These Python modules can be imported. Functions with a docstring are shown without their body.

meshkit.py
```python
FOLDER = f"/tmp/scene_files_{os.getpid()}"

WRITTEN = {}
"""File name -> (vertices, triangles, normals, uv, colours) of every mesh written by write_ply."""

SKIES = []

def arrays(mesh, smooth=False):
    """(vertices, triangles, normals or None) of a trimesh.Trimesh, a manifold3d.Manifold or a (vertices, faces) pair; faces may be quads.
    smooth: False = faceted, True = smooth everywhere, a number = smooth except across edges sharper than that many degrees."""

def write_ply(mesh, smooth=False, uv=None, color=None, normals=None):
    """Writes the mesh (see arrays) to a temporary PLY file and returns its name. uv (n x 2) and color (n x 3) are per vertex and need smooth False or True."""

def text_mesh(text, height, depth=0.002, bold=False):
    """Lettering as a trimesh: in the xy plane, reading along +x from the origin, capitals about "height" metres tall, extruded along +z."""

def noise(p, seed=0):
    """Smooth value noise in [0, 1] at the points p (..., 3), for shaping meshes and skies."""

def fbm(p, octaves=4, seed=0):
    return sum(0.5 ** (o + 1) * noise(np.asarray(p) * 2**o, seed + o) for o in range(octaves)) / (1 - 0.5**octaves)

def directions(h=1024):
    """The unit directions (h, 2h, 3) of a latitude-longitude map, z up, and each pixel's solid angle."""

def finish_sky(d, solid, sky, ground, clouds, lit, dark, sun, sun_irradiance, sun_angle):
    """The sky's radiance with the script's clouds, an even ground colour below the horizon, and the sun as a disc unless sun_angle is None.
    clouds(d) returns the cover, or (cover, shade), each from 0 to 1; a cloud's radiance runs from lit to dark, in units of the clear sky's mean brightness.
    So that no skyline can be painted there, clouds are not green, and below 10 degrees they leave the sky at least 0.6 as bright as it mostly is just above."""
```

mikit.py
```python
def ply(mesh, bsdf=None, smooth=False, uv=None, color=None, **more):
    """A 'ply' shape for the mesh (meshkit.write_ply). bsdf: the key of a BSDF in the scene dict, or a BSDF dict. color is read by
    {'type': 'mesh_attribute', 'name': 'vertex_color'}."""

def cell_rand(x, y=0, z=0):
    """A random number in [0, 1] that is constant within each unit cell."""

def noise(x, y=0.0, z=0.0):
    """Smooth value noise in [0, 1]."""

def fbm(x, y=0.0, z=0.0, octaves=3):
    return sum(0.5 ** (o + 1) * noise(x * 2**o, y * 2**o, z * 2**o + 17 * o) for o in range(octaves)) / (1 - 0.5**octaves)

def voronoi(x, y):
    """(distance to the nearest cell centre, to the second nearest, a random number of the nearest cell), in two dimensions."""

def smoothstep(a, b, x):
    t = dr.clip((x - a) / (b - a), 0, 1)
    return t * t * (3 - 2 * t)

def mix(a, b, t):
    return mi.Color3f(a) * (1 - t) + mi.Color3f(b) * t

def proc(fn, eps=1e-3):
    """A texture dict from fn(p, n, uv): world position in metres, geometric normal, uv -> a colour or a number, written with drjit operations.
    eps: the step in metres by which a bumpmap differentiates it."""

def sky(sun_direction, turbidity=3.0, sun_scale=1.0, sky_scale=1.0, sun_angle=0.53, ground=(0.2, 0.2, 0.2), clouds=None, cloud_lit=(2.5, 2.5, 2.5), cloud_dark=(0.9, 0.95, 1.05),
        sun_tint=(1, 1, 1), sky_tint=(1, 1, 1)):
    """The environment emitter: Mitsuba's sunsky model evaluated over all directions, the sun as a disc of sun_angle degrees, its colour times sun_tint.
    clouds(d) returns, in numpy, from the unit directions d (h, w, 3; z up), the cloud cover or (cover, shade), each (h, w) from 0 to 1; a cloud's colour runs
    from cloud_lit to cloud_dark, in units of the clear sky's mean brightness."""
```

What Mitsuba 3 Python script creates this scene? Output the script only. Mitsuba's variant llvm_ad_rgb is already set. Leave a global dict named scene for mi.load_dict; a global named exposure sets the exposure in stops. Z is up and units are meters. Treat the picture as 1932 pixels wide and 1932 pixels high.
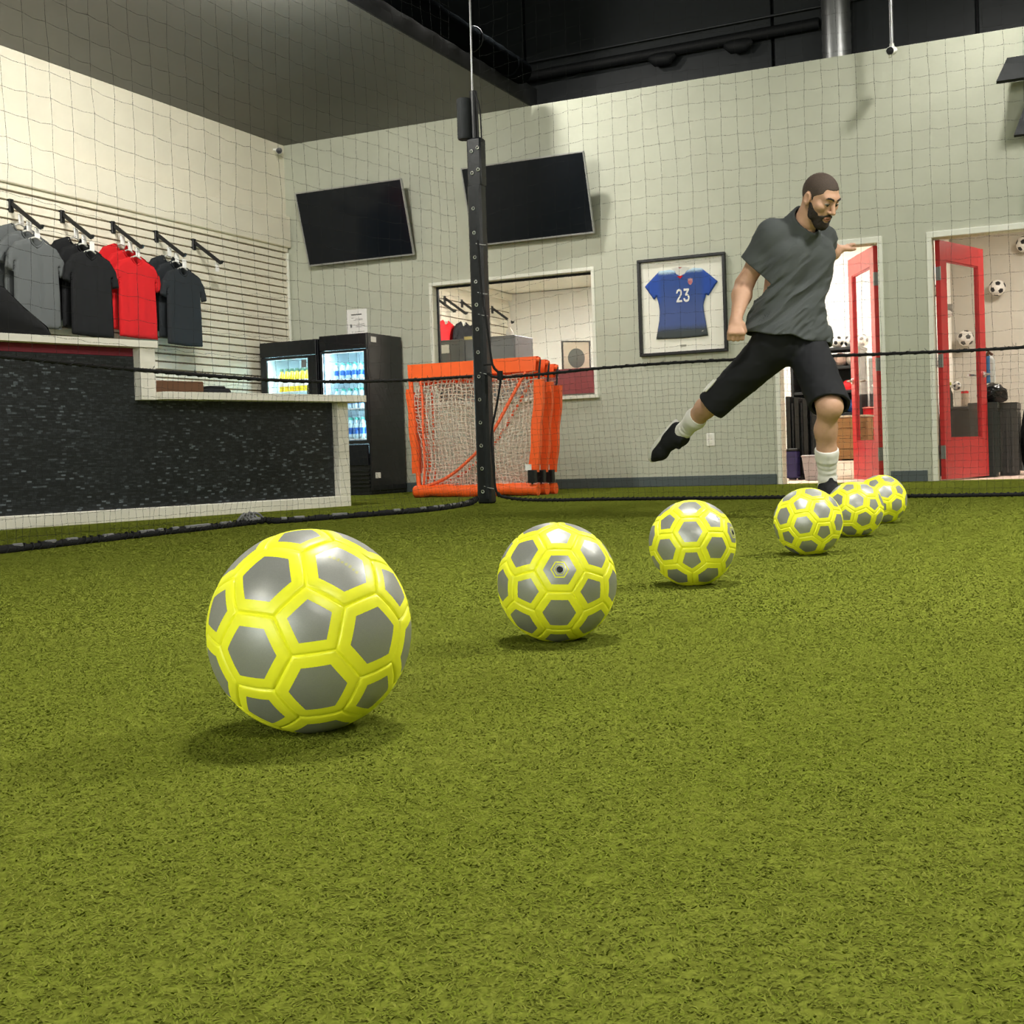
import math, random
import numpy as np, trimesh, drjit as dr, mitsuba as mi, mikit, meshkit
import shapely, shapely.geometry as sg, shapely.affinity as sa
from scipy.spatial import Delaunay
from scipy.spatial.transform import Rotation as Ro
from mikit import noise, fbm, cell_rand, smoothstep, mix, voronoi

scene, labels = {}, {}
T = mi.ScalarTransform4f
rng = np.random.default_rng(11)
random.seed(11)

# ------------------------------------------------------------------ camera, lights, exposure
EYE = np.array([0.0, 0.0, 0.3469])
FWD = np.array([-0.42202811, 0.90646581, -0.01456039])
UPV = np.array([0.02412194, 0.02728273, 0.99933667])
scene['camera'] = {'type': 'perspective', 'fov': 2 * math.degrees(math.atan(966 / 2383.889)), 'fov_axis': 'x',
                   'principal_point_offset_x': -4.13 / 1932, 'principal_point_offset_y': 71.3 / 1932,
                   'to_world': T().look_at(origin=EYE.tolist(), target=(EYE + FWD).tolist(), up=UPV.tolist()),
                   'near_clip': 0.05, 'far_clip': 100.0}
exposure = 2.0
WARM, COOL = (1.0, 0.965, 0.885), (0.72, 0.9, 1.0)
# unseen flat lamps, placed to cast the back wall shadows: x, y, z, length x, length y, radiance, label
LAMPS = [(-4.93, 10.2, 4.72, 0.28, 0.20, 130.0, 'unseen small flat lamp above the soffit edge by the back wall'), (-0.7, 10.45, 4.72, 0.22, 0.16, 135.0, 'unseen flat lamp high before the middle of the back wall'),
         (2.6, 10.2, 4.72, 0.8, 0.30, 17.0, 'unseen flat lamp high before the right end of the back wall'),
         ]
# unseen track heads, placed to light the display wall: position, aim, radiance, label
HEADS = [((-4.98, 7.25, 3.69), (-8.1, 10.6, 2.3), 128.0, 'unseen track lamp aimed at the far end of the slat wall'), ((-4.98, 6.4, 3.69), (-8.1, 8.9, 2.3), 62.0, 'unseen track lamp aimed at the middle of the slat wall'),
         ((-4.98, 5.2, 3.69), (-8.1, 7.0, 2.2), 52.0, 'unseen track lamp aimed at the near end of the slat wall')]
# unseen dome lamps over the pitch, placed to light the balls: x, y, z, radius, radiance, label
DOMES = [(1.5, 5.1, 3.7, .30, 70.0, 'unseen dome lamp over the pitch, right of the ball row'), (-1.2, 2.9, 3.7, .30, 36.0, 'unseen dome lamp over the pitch above the second ball'),
         (-3.8, -3.4, 3.7, .30, 44.0, 'unseen dome lamp over the pitch behind the camera, left'), (2.6, -1.0, 3.7, .30, 40.0, 'unseen dome lamp over the pitch behind the camera, right')]
YB, XL, HW = 11.66, -8.10, 3.85          # back wall, left wall, height of the white walls

# ------------------------------------------------------------------ helpers
def say(key, label=None, cat=None, group=None, kind=None):
    d = {k: v for k, v in (('label', label), ('category', cat), ('group', group), ('kind', kind)) if v}
    if d: labels[key] = d
    return key

def numbered(key):
    if key not in USED: USED[key] = 0; return key
    USED[key] += 1
    return f'{key}_{USED[key]:03d}'
USED = {}

def add(name, mesh, bsdf, smooth=False, parent=None, label=None, cat=None, group=None, kind=None, **more):
    key = numbered((parent + '__' if parent else '') + name)
    if isinstance(mesh, dict): scene[key] = {**mesh, **more}
    else: scene[key] = mikit.ply(mesh, bsdf, smooth=smooth, **more)
    return say(key, label, cat, group, kind)

def thing(name, label, cat, group=None):
    return say(numbered(name), label, cat, group)

def cat_(ms): return trimesh.util.concatenate([m for m in ms if m is not None])

def box(x0, x1, y0, y1, z0, z1, b=0.0):
    if b <= 0:
        m = trimesh.creation.box(extents=(x1 - x0, y1 - y0, z1 - z0)); m.apply_translation(((x0 + x1) / 2, (y0 + y1) / 2, (z0 + z1) / 2)); return m
    b = min(b, (x1 - x0) / 2.1, (y1 - y0) / 2.1, (z1 - z0) / 2.1); P = []
    for x, sx in ((x0, 1), (x1, -1)):
        for y, sy in ((y0, 1), (y1, -1)):
            for z, sz in ((z0, 1), (z1, -1)):
                P += [(x + sx * b, y + sy * b, z), (x + sx * b, y, z + sz * b), (x, y + sy * b, z + sz * b)]
    return trimesh.convex.convex_hull(np.array(P))

def place(m, origin, xa, ya, za=None):
    """mesh in local axes -> world, axes given as vectors"""
    xa, ya = np.array(xa, float), np.array(ya, float)
    za = np.cross(xa, ya) if za is None else np.array(za, float)
    M = np.eye(4); M[:3, 0], M[:3, 1], M[:3, 2], M[:3, 3] = xa, ya, za, origin
    m = m.copy(); m.apply_transform(M); return m

def tube(path, r, sides=8, closed=False, cap=True):
    p = np.asarray(path, float); n = len(p)
    r = np.broadcast_to(np.asarray(r, float), (n,))
    t = np.gradient(p, axis=0) if not closed else (np.roll(p, -1, 0) - np.roll(p, 1, 0))
    t /= np.linalg.norm(t, axis=1, keepdims=True) + 1e-12
    a = np.zeros_like(p); ref = np.array([0, 0, 1.0]) if abs(t[0, 2]) < 0.9 else np.array([1.0, 0, 0])
    for i in range(n):
        v = ref - t[i] * (ref @ t[i]); v /= np.linalg.norm(v) + 1e-12; a[i] = v; ref = v
    b = np.cross(t, a); ang = np.arange(sides) * 2 * np.pi / sides
    V = (p[:, None] + r[:, None, None] * (np.cos(ang)[None, :, None] * a[:, None] + np.sin(ang)[None, :, None] * b[:, None])).reshape(-1, 3)
    m = n if closed else n - 1
    i, j = np.meshgrid(np.arange(m), np.arange(sides), indexing='ij'); i2 = (i + 1) % n; j2 = (j + 1) % sides
    q = np.stack([i * sides + j, i * sides + j2, i2 * sides + j2, i2 * sides + j], -1).reshape(-1, 4)
    F = np.vstack([q[:, [0, 1, 2]], q[:, [0, 2, 3]]])
    if cap and not closed:
        V = np.vstack([V, p[[0, -1]]]); k = n * sides; jj = np.arange(sides)
        F = np.vstack([F, np.stack([jj * 0 + k, (jj + 1) % sides, jj], 1), np.stack([jj * 0 + k + 1, (n - 1) * sides + jj, (n - 1) * sides + (jj + 1) % sides], 1)])
    return trimesh.Trimesh(V, F, process=False)

def catmull(P, n=8):
    P = np.asarray(P, float); Q = np.vstack([2 * P[0] - P[1], P, 2 * P[-1] - P[-2]]); out = []
    for i in range(1, len(Q) - 2):
        for t in np.arange(n) / n:
            a, b, c, d = Q[i - 1:i + 3]
            out.append(0.5 * (2 * b + (c - a) * t + (2 * a - 5 * b + 4 * c - d) * t * t + (3 * b - a - 3 * c + d) * t ** 3))
    return np.array(out + [P[-1]])

def lathe(profile, sides=24):
    p = np.asarray(profile, float); ang = np.arange(sides) * 2 * np.pi / sides
    V = np.stack([p[:, None, 0] * np.cos(ang), p[:, None, 0] * np.sin(ang), np.repeat(p[:, None, 1], sides, 1)], -1).reshape(-1, 3)
    i, j = np.meshgrid(np.arange(len(p) - 1), np.arange(sides), indexing='ij'); j2 = (j + 1) % sides
    q = np.stack([i * sides + j, i * sides + j2, (i + 1) * sides + j2, (i + 1) * sides + j], -1).reshape(-1, 4)
    return trimesh.Trimesh(V, np.vstack([q[:, [0, 1, 2]], q[:, [0, 2, 3]]]), process=False)

def extrude(poly, d):
    ps = getattr(poly, 'geoms', [poly])
    return cat_([trimesh.creation.extrude_polygon(g, d, engine='earcut') for g in ps])

def wall_xz(poly, y0, d):
    """polygon given in (x, z), extruded from y0 to y0 + d"""
    m = extrude(poly, d); v = m.vertices.copy(); m.vertices = np.stack([v[:, 0], y0 + d - v[:, 2], v[:, 1]], 1); return m

def cloth(poly, res, thick, fold=0.0, seed=0, freq=6.0, fvert=0.5, back=True):
    """a soft closed panel of fabric in the xy plane: outline poly, bulging thick, with folds running along y"""
    poly = poly.segmentize(res); x0, y0, x1, y1 = poly.bounds
    bd = np.array(poly.exterior.coords)[:-1]
    gx, gy = np.meshgrid(np.arange(x0, x1, res), np.arange(y0, y1, res)); g = np.stack([gx.ravel(), gy.ravel()], 1)
    g = g + (np.random.default_rng(seed).random(g.shape) - .5) * res * .3
    pts = shapely.points(g); ins = shapely.contains(poly.buffer(-res * .55), pts); P = np.vstack([bd, g[ins]])
    tri = Delaunay(P).simplices; c = P[tri].mean(1); tri = tri[shapely.contains(poly, shapely.points(c))]
    d = shapely.distance(poly.exterior, shapely.points(P)); h = np.clip(d / (thick * 2.2 + 1e-6), 0, 1); h = np.sqrt(1 - (1 - h) ** 2) * thick
    w = meshkit.fbm(np.stack([P[:, 0] * freq, P[:, 1] * freq * fvert, P[:, 0] * 0 + seed * 3.7], 1), 3) - .5
    w = w * fold * np.clip(d / 0.03, 0, 1)
    n = len(P); V = np.vstack([np.c_[P, h + w], np.c_[P, -h + w]])
    a = tri; area = np.cross(P[a[:, 1]] - P[a[:, 0]], P[a[:, 2]] - P[a[:, 0]]); a = np.where(area[:, None] < 0, a[:, ::-1], a)
    m = trimesh.Trimesh(V, np.vstack([a, a[:, ::-1] + n]), process=False)
    # weld the rim
    k = len(bd); idx = np.arange(2 * n); idx[n:n + k] = np.arange(k)
    V[:k, 2] = w[:k]; return trimesh.Trimesh(V, idx[m.faces], process=False)

def text(s, h, depth=.002, bold=False): return meshkit.text_mesh(s, h, depth, bold)

# ------------------------------------------------------------------ materials
def rgb(r, g, b): return {'type': 'rgb', 'value': [r, g, b]}
def srgb(r, g, b):
    c = np.array([r, g, b]) / 255.0; c = np.where(c <= .04045, c / 12.92, ((c + .055) / 1.055) ** 2.4); return [float(x) for x in c]
def mat(name, col, rough=.6, metal=0.0, spec=.4, sheen=0.0, clear=0.0):
    c = col if isinstance(col, dict) else {'type': 'rgb', 'value': list(col)}
    d = {'type': 'principled', 'base_color': c, 'roughness': rough, 'metallic': metal, 'specular': spec}
    if sheen: d['sheen'] = sheen
    if clear: d['clearcoat'] = clear; d['clearcoat_gloss'] = .9
    scene['mat_' + name] = {'type': 'twosided', 'b': d}
    return 'mat_' + name
def diffuse(name, col):
    c = col if isinstance(col, dict) else {'type': 'rgb', 'value': list(col)}
    scene['mat_' + name] = {'type': 'twosided', 'b': {'type': 'diffuse', 'reflectance': c}}; return 'mat_' + name
def bump(name, inner_key, fn, eps=1e-3):
    inner = scene['mat_' + inner_key]['b']
    scene['mat_' + name] = {'type': 'twosided', 'b': {'type': 'bumpmap', 'arbitrary': mikit.proc(fn, eps), 'scale': 1.0, 'bsdf': inner}}; return 'mat_' + name

def paint(c, amt=.05, s=3.0):
    c = np.array(c)
    def f(p, n, uv):
        v = fbm(p.x * s, p.y * s, p.z * s, 3) - .5
        return mi.Color3f(*[float(k) for k in c]) * (1 + amt * 2 * v)
    return mikit.proc(f)
M_SAGE = mat('sage_paint', paint((.448, .462, .378)), .75, spec=.25)
M_CREAM = mat('cream_paint', paint((.70, .665, .545)), .75, spec=.25)
M_SLAT = mat('slat_laminate', (.74, .70, .58), .45, spec=.4)
M_MDF = mat('groove_board', (.20, .165, .12), .8)
M_TRIM = mat('white_trim', (.70, .71, .63), .45)
M_BASEB = mat('slate_vinyl', srgb(74, 84, 86), .5)
M_DARKCEIL = mat('dark_soffit', paint((.066, .067, .058), .1, 1.2), .5, spec=.5)
M_BLACKWALL = mat('black_wall_paint', (.011, .0145, .0165), .55)
M_VOID = mat('black_deck', (.003, .004, .005), .7)
M_BLACK = mat('black_plastic', (.006, .007, .008), .42)
M_BLACKFAB = mat('black_fabric', (.004, .0048, .006), .9)
M_BLACKMATTE = mat('black_matte', (.008, .010, .011), .7)
M_STEEL = mat('galvanised', (.45, .46, .46), .38, metal=.9)
M_CHROME = mat('chrome', (.75, .75, .74), .2, metal=1.0)
M_WHITE = mat('white_plastic', (.75, .75, .70), .45)
M_PAPER = diffuse('paper', (.80, .79, .76))
M_INK = mat('ink', (.05, .05, .06), .7)
M_RED = mat('red_paint', (.50, .026, .030), .28, spec=.6)
M_ORANGE = mat('orange_vinyl', (.85, .115, .018), .42)
M_ORANGESTRAP = mat('orange_strap', (.85, .14, .05), .6)
M_STRING = diffuse('white_string', (.66, .61, .52))
M_NETCORD = mat('net_cord', (.011, .013, .012), .9)
M_ROPE = mat('black_rope', (.004, .0045, .005), .8)
M_SILVERTAPE = mat('grey_tape', (.16, .165, .17), .45)
M_DARKRED = mat('maroon_board', (.17, .012, .025), .6)
M_BROWN = mat('brown_leatherette', (.085, .036, .014), .6)
M_CONCRETE = mat('pink_concrete', paint((.52, .40, .33), .1, 4), .7)
M_GLASS = 'mat_pane'; scene['mat_pane'] = {'type': 'thindielectric', 'int_ior': 1.14}
M_SCREEN = mat('screen_glass', (.0065, .0085, .012), .12, spec=.2)
M_BEZEL = mat('dark_bezel', (.03, .032, .035), .35)
M_BEZELSILVER = mat('silver_edge', (.36, .37, .37), .35, metal=.6)

def mosaic(p, n, uv):
    u = p.x * .2712 + p.y * .9625
    row = dr.floor(p.z / .0112); a = u / .032 + cell_rand(row, 3) * 7
    r = cell_rand(dr.floor(a), row, 5)
    fz, fu = p.z / .0112 - row, a - dr.floor(a)
    inside = smoothstep(0, .2, fz) * smoothstep(0, .2, 1 - fz) * smoothstep(0, .08, fu) * smoothstep(0, .08, 1 - fu)
    big = fbm(u * 2.2, p.z * 3, 4.0, 3)
    v = .015 + .022 * r * r + .105 * smoothstep(.89, .98, r) * smoothstep(.22, .5, big)
    return mi.Color3f(.86, 1.03, 1.16) * (v * (.45 + .55 * inside))
M_MOSAIC = mat('slate_mosaic', mikit.proc(mosaic), .38, spec=.4)
def gloss_board(p, n, uv): return mi.Color3f(.74, .715, .63) * (1 + .06 * (fbm(p.x * 5, p.y * 5, p.z * 5) - .5))
M_BARWHITE = mat('bar_white', mikit.proc(gloss_board), .45)

def turf(p, n, uv):
    a = fbm(p.x * 90, p.y * 90, 1.0, 3); b = fbm(p.x * 3, p.y * 3, 7.0, 3); c = noise(p.x * 420, p.y * 420, 2.0)
    k = .70 + .40 * smoothstep(.25, .75, a) * (.6 + .8 * c)
    return mix((.132, .166, .019), (.174, .194, .031), b) * k
M_TURF = diffuse('turf_backing', mikit.proc(turf))
scene['mat_blade'] = {'type': 'twosided', 'b': {'type': 'diffuse', 'reflectance': {'type': 'mesh_attribute', 'name': 'vertex_color'}}}

# ------------------------------------------------------------------ room shell
def wallbox(name, *a, m=M_CREAM, **k): return add(name, box(*a), m, kind='structure', **k)
wallbox('floor', -8.3, 7.2, -5.2, YB + .14, -.10, 0.0, m=M_TURF, label='green artificial turf floor of the training hall')
add('floor', box(-8.1, -4.16, YB + .141, 17.5, -.10, -.004), M_BASEB, kind='structure', label='floor of the office behind the window')
add('floor', box(-4.05, 1.8, YB + .141, 15.2, -.10, -.004), M_CONCRETE, kind='structure', label='pinkish bare floor of the store rooms')
# back wall with the window recess and two door openings
DOORS = [(-2.68, -1.775, 2.14), (-1.31, .52, 2.135)]
WIN = (-6.30, -4.52, .925, 2.145)
wp = sg.box(-8.1, 0, 7.0, HW)
for a, b, h in DOORS: wp = wp.difference(sg.box(a, -1, b, h))
wp = wp.difference(sg.box(WIN[0], WIN[2], WIN[1], WIN[3]))
add('wall_back', wall_xz(wp, YB, .14), M_SAGE, kind='structure', label='sage back wall with window and doors')
wallbox('wall_left', -8.26, XL, -5.2, YB + .14, 0, HW, label='cream left wall with slat display panel')
wallbox('wall_right', 7.0, 7.2, -5.2, 14, 0, 6.3, m=M_SAGE)
fp = sg.box(-8.3, 0, 7.2, 6.3).difference(sg.box(-4.6, .7, .6, 2.9))
add('wall_front', wall_xz(fp, -5.4, .2), M_SAGE, kind='structure')
w2 = thing('added_window_2', 'added glowing window behind the camera, fill light for the balls', None); labels[w2]['kind'] = 'structure'  # added window, glows to light the balls and player from the front
add('frame', cat_([box(-4.6, .6, -5.36, -5.22, .7, .76), box(-4.6, .6, -5.36, -5.22, 2.84, 2.9)] + [box(x, x + .06, -5.36, -5.22, .76, 2.84) for x in (-4.6, -2.88, -1.18, .54)]), M_BLACK, parent=w2)
for x in (-4.54, -2.82, -1.12):
    q = np.array([[x, -5.3, .76], [x + 1.66, -5.3, .76], [x + 1.66, -5.3, 2.84], [x, -5.3, 2.84]]); F = [[0, 1, 2], [0, 2, 3]]
    if np.cross(q[1] - q[0], q[2] - q[0])[1] < 0: F = [[0, 2, 1], [0, 3, 2]]
    add('pane', trimesh.Trimesh(q, F, process=False), M_WHITE, parent=w2, emitter={'type': 'area', 'radiance': rgb(1.55, 1.6, 1.55)})  # panes of the added window give the fill light
wallbox('ceiling', -8.26, -5.12, -5.2, YB + .14, HW + .002, HW + .17, m=M_DARKCEIL, label='dark low soffit over the counter side')
wallbox('ceiling', -8.3, 7.2, -5.4, 15.4, 6.3, 6.45, m=M_VOID, label='black open ceiling deck')
wallbox('ceiling', -8.1, -4.16, YB + .142, 17.5, 2.80, 2.88, m=M_CREAM, label='ceiling of the office behind the window')
wallbox('ceiling', -4.05, 7.0, YB + .142, 15.2, 2.75, 2.85, m=M_CREAM, label='ceiling of the store rooms')
wallbox('wall_left', -8.3, -8.27, -5.4, 12.9, HW + .18, 6.3, m=M_VOID)
add('added_soffit_board', box(-5.118, -5.10, -5.2, YB + .14, HW - .004, HW + .20), M_VOID, kind='structure', label='added black board darkening the soffit edge')  # added black board, keeps the lit soffit edge dark
# far dark wall above, in panels with open joints
seams = [-8.25, -5.60, -2.885, -.962, 1.1, 3.1, 5.1, 7.0]
wu = thing('wall_upper', 'dark panelled bulkhead wall above the sage back wall', None); labels[wu]['kind'] = 'structure'
for a, b in zip(seams[:-1], seams[1:]): add('panel', box(a + .014, b - .014, 12.66, 12.74, 2.9, 6.29, .006), M_BLACKWALL, parent=wu)
add('backing', box(-8.25, 7.0, 12.75, 12.80, 2.9, 6.29), M_VOID, parent=wu)
# baseboard of the back wall
for x0, x1, nm in ((-4.97, -2.74, None), (-1.715, -1.40, None)):
    add('baseboard_back', box(x0, x1, YB - .012, YB, 0, .098, .003), M_BASEB, kind='structure')
add('baseboard_back', box(-8.1, -4.99, YB - .012, YB, 0, .098, .003), M_BASEB, kind='structure')
# window
w1 = thing('window_1', 'white framed interior window behind the orange goals', None); labels[w1]['kind'] = 'structure'
x0, x1, z0, z1 = WIN
add('pane', box(x0 - .02, x1 + .02, YB + .110, YB + .118, z0 - .02, z1 + .02), M_GLASS, parent=w1, label='clear window glass')
for nm, b_ in (('frame_top', (x0 - .035, x1 + .035, YB - .018, YB + .01, z1, z1 + .035)), ('sill', (x0 - .05, x1 + .05, YB - .05, YB + .01, z0 - .035, z0)),
               ('frame_side', (x0 - .035, x0, YB - .018, YB + .01, z0, z1)), ('frame_side', (x1, x1 + .035, YB - .018, YB + .01, z0, z1))):
    add(nm, box(*b_, .004), M_TRIM, parent=w1)
for nm, b_ in (('reveal_bead', (x0, x1, YB + .085, YB + .109, z1 - .022, z1)), ('reveal_bead', (x0, x0 + .02, YB + .085, YB + .109, z0, z1 - .022))):
    add(nm, box(*b_), M_BLACKMATTE, parent=w1, label='dark glazing bead')
# slat wall: every slat its own piece
add('groove_board', box(XL + .001, XL + .012, 6.16, 11.60, .25, 2.66), M_MDF, parent='wall_left', label='brown board showing in the grooves')
z = 2.655
sp = .0765
sl = mikit.ply(box(XL + .006, XL + .030, 6.16, 11.60, 0, sp - .015, .0025), M_SLAT)
while z > .35:
    add('slat', {**sl, 'to_world': T().translate([0, 0, z - sp + .0075])}, None, parent='wall_left'); z -= sp
add('header', box(XL + .001, XL + .075, 5.9, 11.63, 2.715, 3.05, .006), M_CREAM, parent='wall_left', label='boxed header over the slats')
add('header_lip', box(XL + .001, XL + .036, 5.9, 11.62, 2.665, 2.714, .003), M_CREAM, parent='wall_left')
add('corner_trim', box(XL + .001, XL + .045, 11.601, 11.63, 0.1, 2.66, .003), M_TRIM, parent='wall_left')
# lamps, all out of view
for (x, y, zz, lx, ly, L, lab) in LAMPS:
    t = thing('unseen_ceiling_light', lab, 'light', 'unseen flat ceiling lamps')
    add('housing', box(x - lx / 2 - .03, x + lx / 2 + .03, y - ly / 2 - .03, y + ly / 2 + .03, zz + .004, zz + .08 if zz > 4 else zz + .009, .002), M_BLACK, parent=t)
    q = np.array([[x - lx / 2, y - ly / 2, zz], [x - lx / 2, y + ly / 2, zz], [x + lx / 2, y + ly / 2, zz], [x + lx / 2, y - ly / 2, zz]])
    add('diffuser', trimesh.Trimesh(q, [[0, 1, 2], [0, 2, 3]], process=False), M_WHITE, parent=t, emitter={'type': 'area', 'radiance': rgb(*[L * c for c in WARM])})
    if zz > 4:
        add('drop_rod', tube([(x, y, zz + .08), (x, y, 6.3)], .006, 5), M_BLACK, parent=t)
for (p, q, L, lab) in HEADS:
    t = thing('unseen_track_lamp', lab, 'light', 'unseen track lamps along the soffit edge'); p = np.array(p); d = np.array(q) - p; d /= np.linalg.norm(d); s = np.cross(d, [0, 0, 1.0]); s /= np.linalg.norm(s); u = np.cross(s, d)
    qd = np.array([p + s * a_ + u * b_ for a_, b_ in ((-.14, -.10), (.14, -.10), (.14, .10), (-.14, .10))]); F = [[0, 1, 2], [0, 2, 3]]
    if np.cross(qd[1] - qd[0], qd[2] - qd[0]) @ d < 0: F = [[0, 2, 1], [0, 3, 2]]
    add('diffuser', trimesh.Trimesh(qd, F, process=False), M_WHITE, parent=t, emitter={'type': 'area', 'radiance': rgb(*[L * c for c in WARM])})
    add('housing', place(box(-.15, .15, -.11, .11, -.09, -.003, .004), p, s, u, d), M_BLACK, parent=t)
    add('arm', tube([p - d * .06, (p[0], p[1], HW + .002)], .012, 6), M_BLACK, parent=t)
for (x, y, zz, r, L, lab) in DOMES:
    t = thing('unseen_dome_lamp', lab, 'light', 'unseen dome lamps over the pitch'); th = np.linspace(math.pi, math.pi / 2, 7)
    m = lathe([(max(r * math.sin(a_), 1e-4), r * .32 * math.cos(a_)) for a_ in th], 16); m.apply_translation((x, y, zz))
    if m.face_normals[:, 2].mean() > 0: m.faces = m.faces[:, ::-1]
    add('diffuser', m, M_WHITE, parent=t, emitter={'type': 'area', 'radiance': rgb(*[L * c for c in WARM])})
    add('reflector', tube([(x, y, zz + .004), (x, y, zz + .05), (x, y, zz + .20)], [r * 1.03, r * .95, .06], 20), M_BLACK, parent=t)
    add('stem', tube([(x, y, zz + .2), (x, y, 6.3)], .008, 6), M_BLACK, parent=t)

# ------------------------------------------------------------------ reception counter
CA, CT = np.array([-6.033, 5.59, 0.0]), np.array([0.27122, 0.96252, 0.0])
CS = np.array([-CT[1], CT[0], 0.0])
def cb(name, u0, u1, w0, w1, z0, z1, m, b=.004, **k):
    return add(name, place(box(u0, u1, w0, w1, z0, z1, b), CA, CT, CS), m, parent=ct, **k)
ct = thing('reception_counter', 'long two-level reception counter faced in dark slate mosaic with white tops', 'counter')
cb('base_trim', -2.0, 2.83, 0.0, .10, 0, .083, M_BARWHITE)
cb('front_panel', -2.0, 1.0, .062, .10, .083, 1.09, M_MOSAIC, 0, label='dark slate mosaic facing of the high side')
cb('front_panel', 1.0, 2.72, .062, .10, .083, .80, M_MOSAIC, 0, label='dark slate mosaic facing of the low side')
cb('stripe_board', -2.0, 1.0, .064, .11, 1.091, 1.145, M_DARKRED, .002, label='maroon stripe under the high top')
cb('end_post', 2.722, 2.83, 0.0, .62, .083, .80, M_BARWHITE)
cb('end_post', 1.0, 1.115, -.02, .12, .80, 1.146, M_BARWHITE)
cb('body', -2.0, 2.72, .11, .14, .02, .79, M_BLACKMATTE)
cb('upper_back', -2.0, 1.0, .11, .14, .80, 1.14, M_BARWHITE)
hp = sg.Polygon([(-2.2, -.05), (-.4, -.035), (.4, -.02), (1.13, -.035), (1.13, .34), (-2.2, .34)])
add('high_top', place(extrude(hp, .045), CA + [0, 0, 1.147], CT, CS), M_BARWHITE, parent=ct)
lp = sg.Polygon([(1.116, -.10), (2.96, -.10), (2.96, .62), (1.116, .62)]).union(sg.box(.985, .0, 1.2, .1)).buffer(-.05).buffer(.05)
lp = lp.union(sg.box(1.0, -.02, 1.3, .6))
add('low_top', place(extrude(lp, .05), CA + [0, 0, .802], CT, CS), M_BARWHITE, parent=ct)
add('brown_box', place(box(-.20, .20, -.09, .09, 0, .10, .006), [-5.97, 7.13, .853], CT, CS), M_BROWN, label='flat brown box lying on the low end of the counter', cat='box')
pm = place(cat_([box(.0, .21, -.1, .1, 0, .055, .02), box(.02, .17, -.08, .08, .05, .072, .01)]), [-5.90, 7.345, .853], CT, CS)
add('black_pad', pm, M_BLACKFAB, smooth=40, label='black zipped pouch lying beside the brown box on the counter', cat='pouch')
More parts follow.
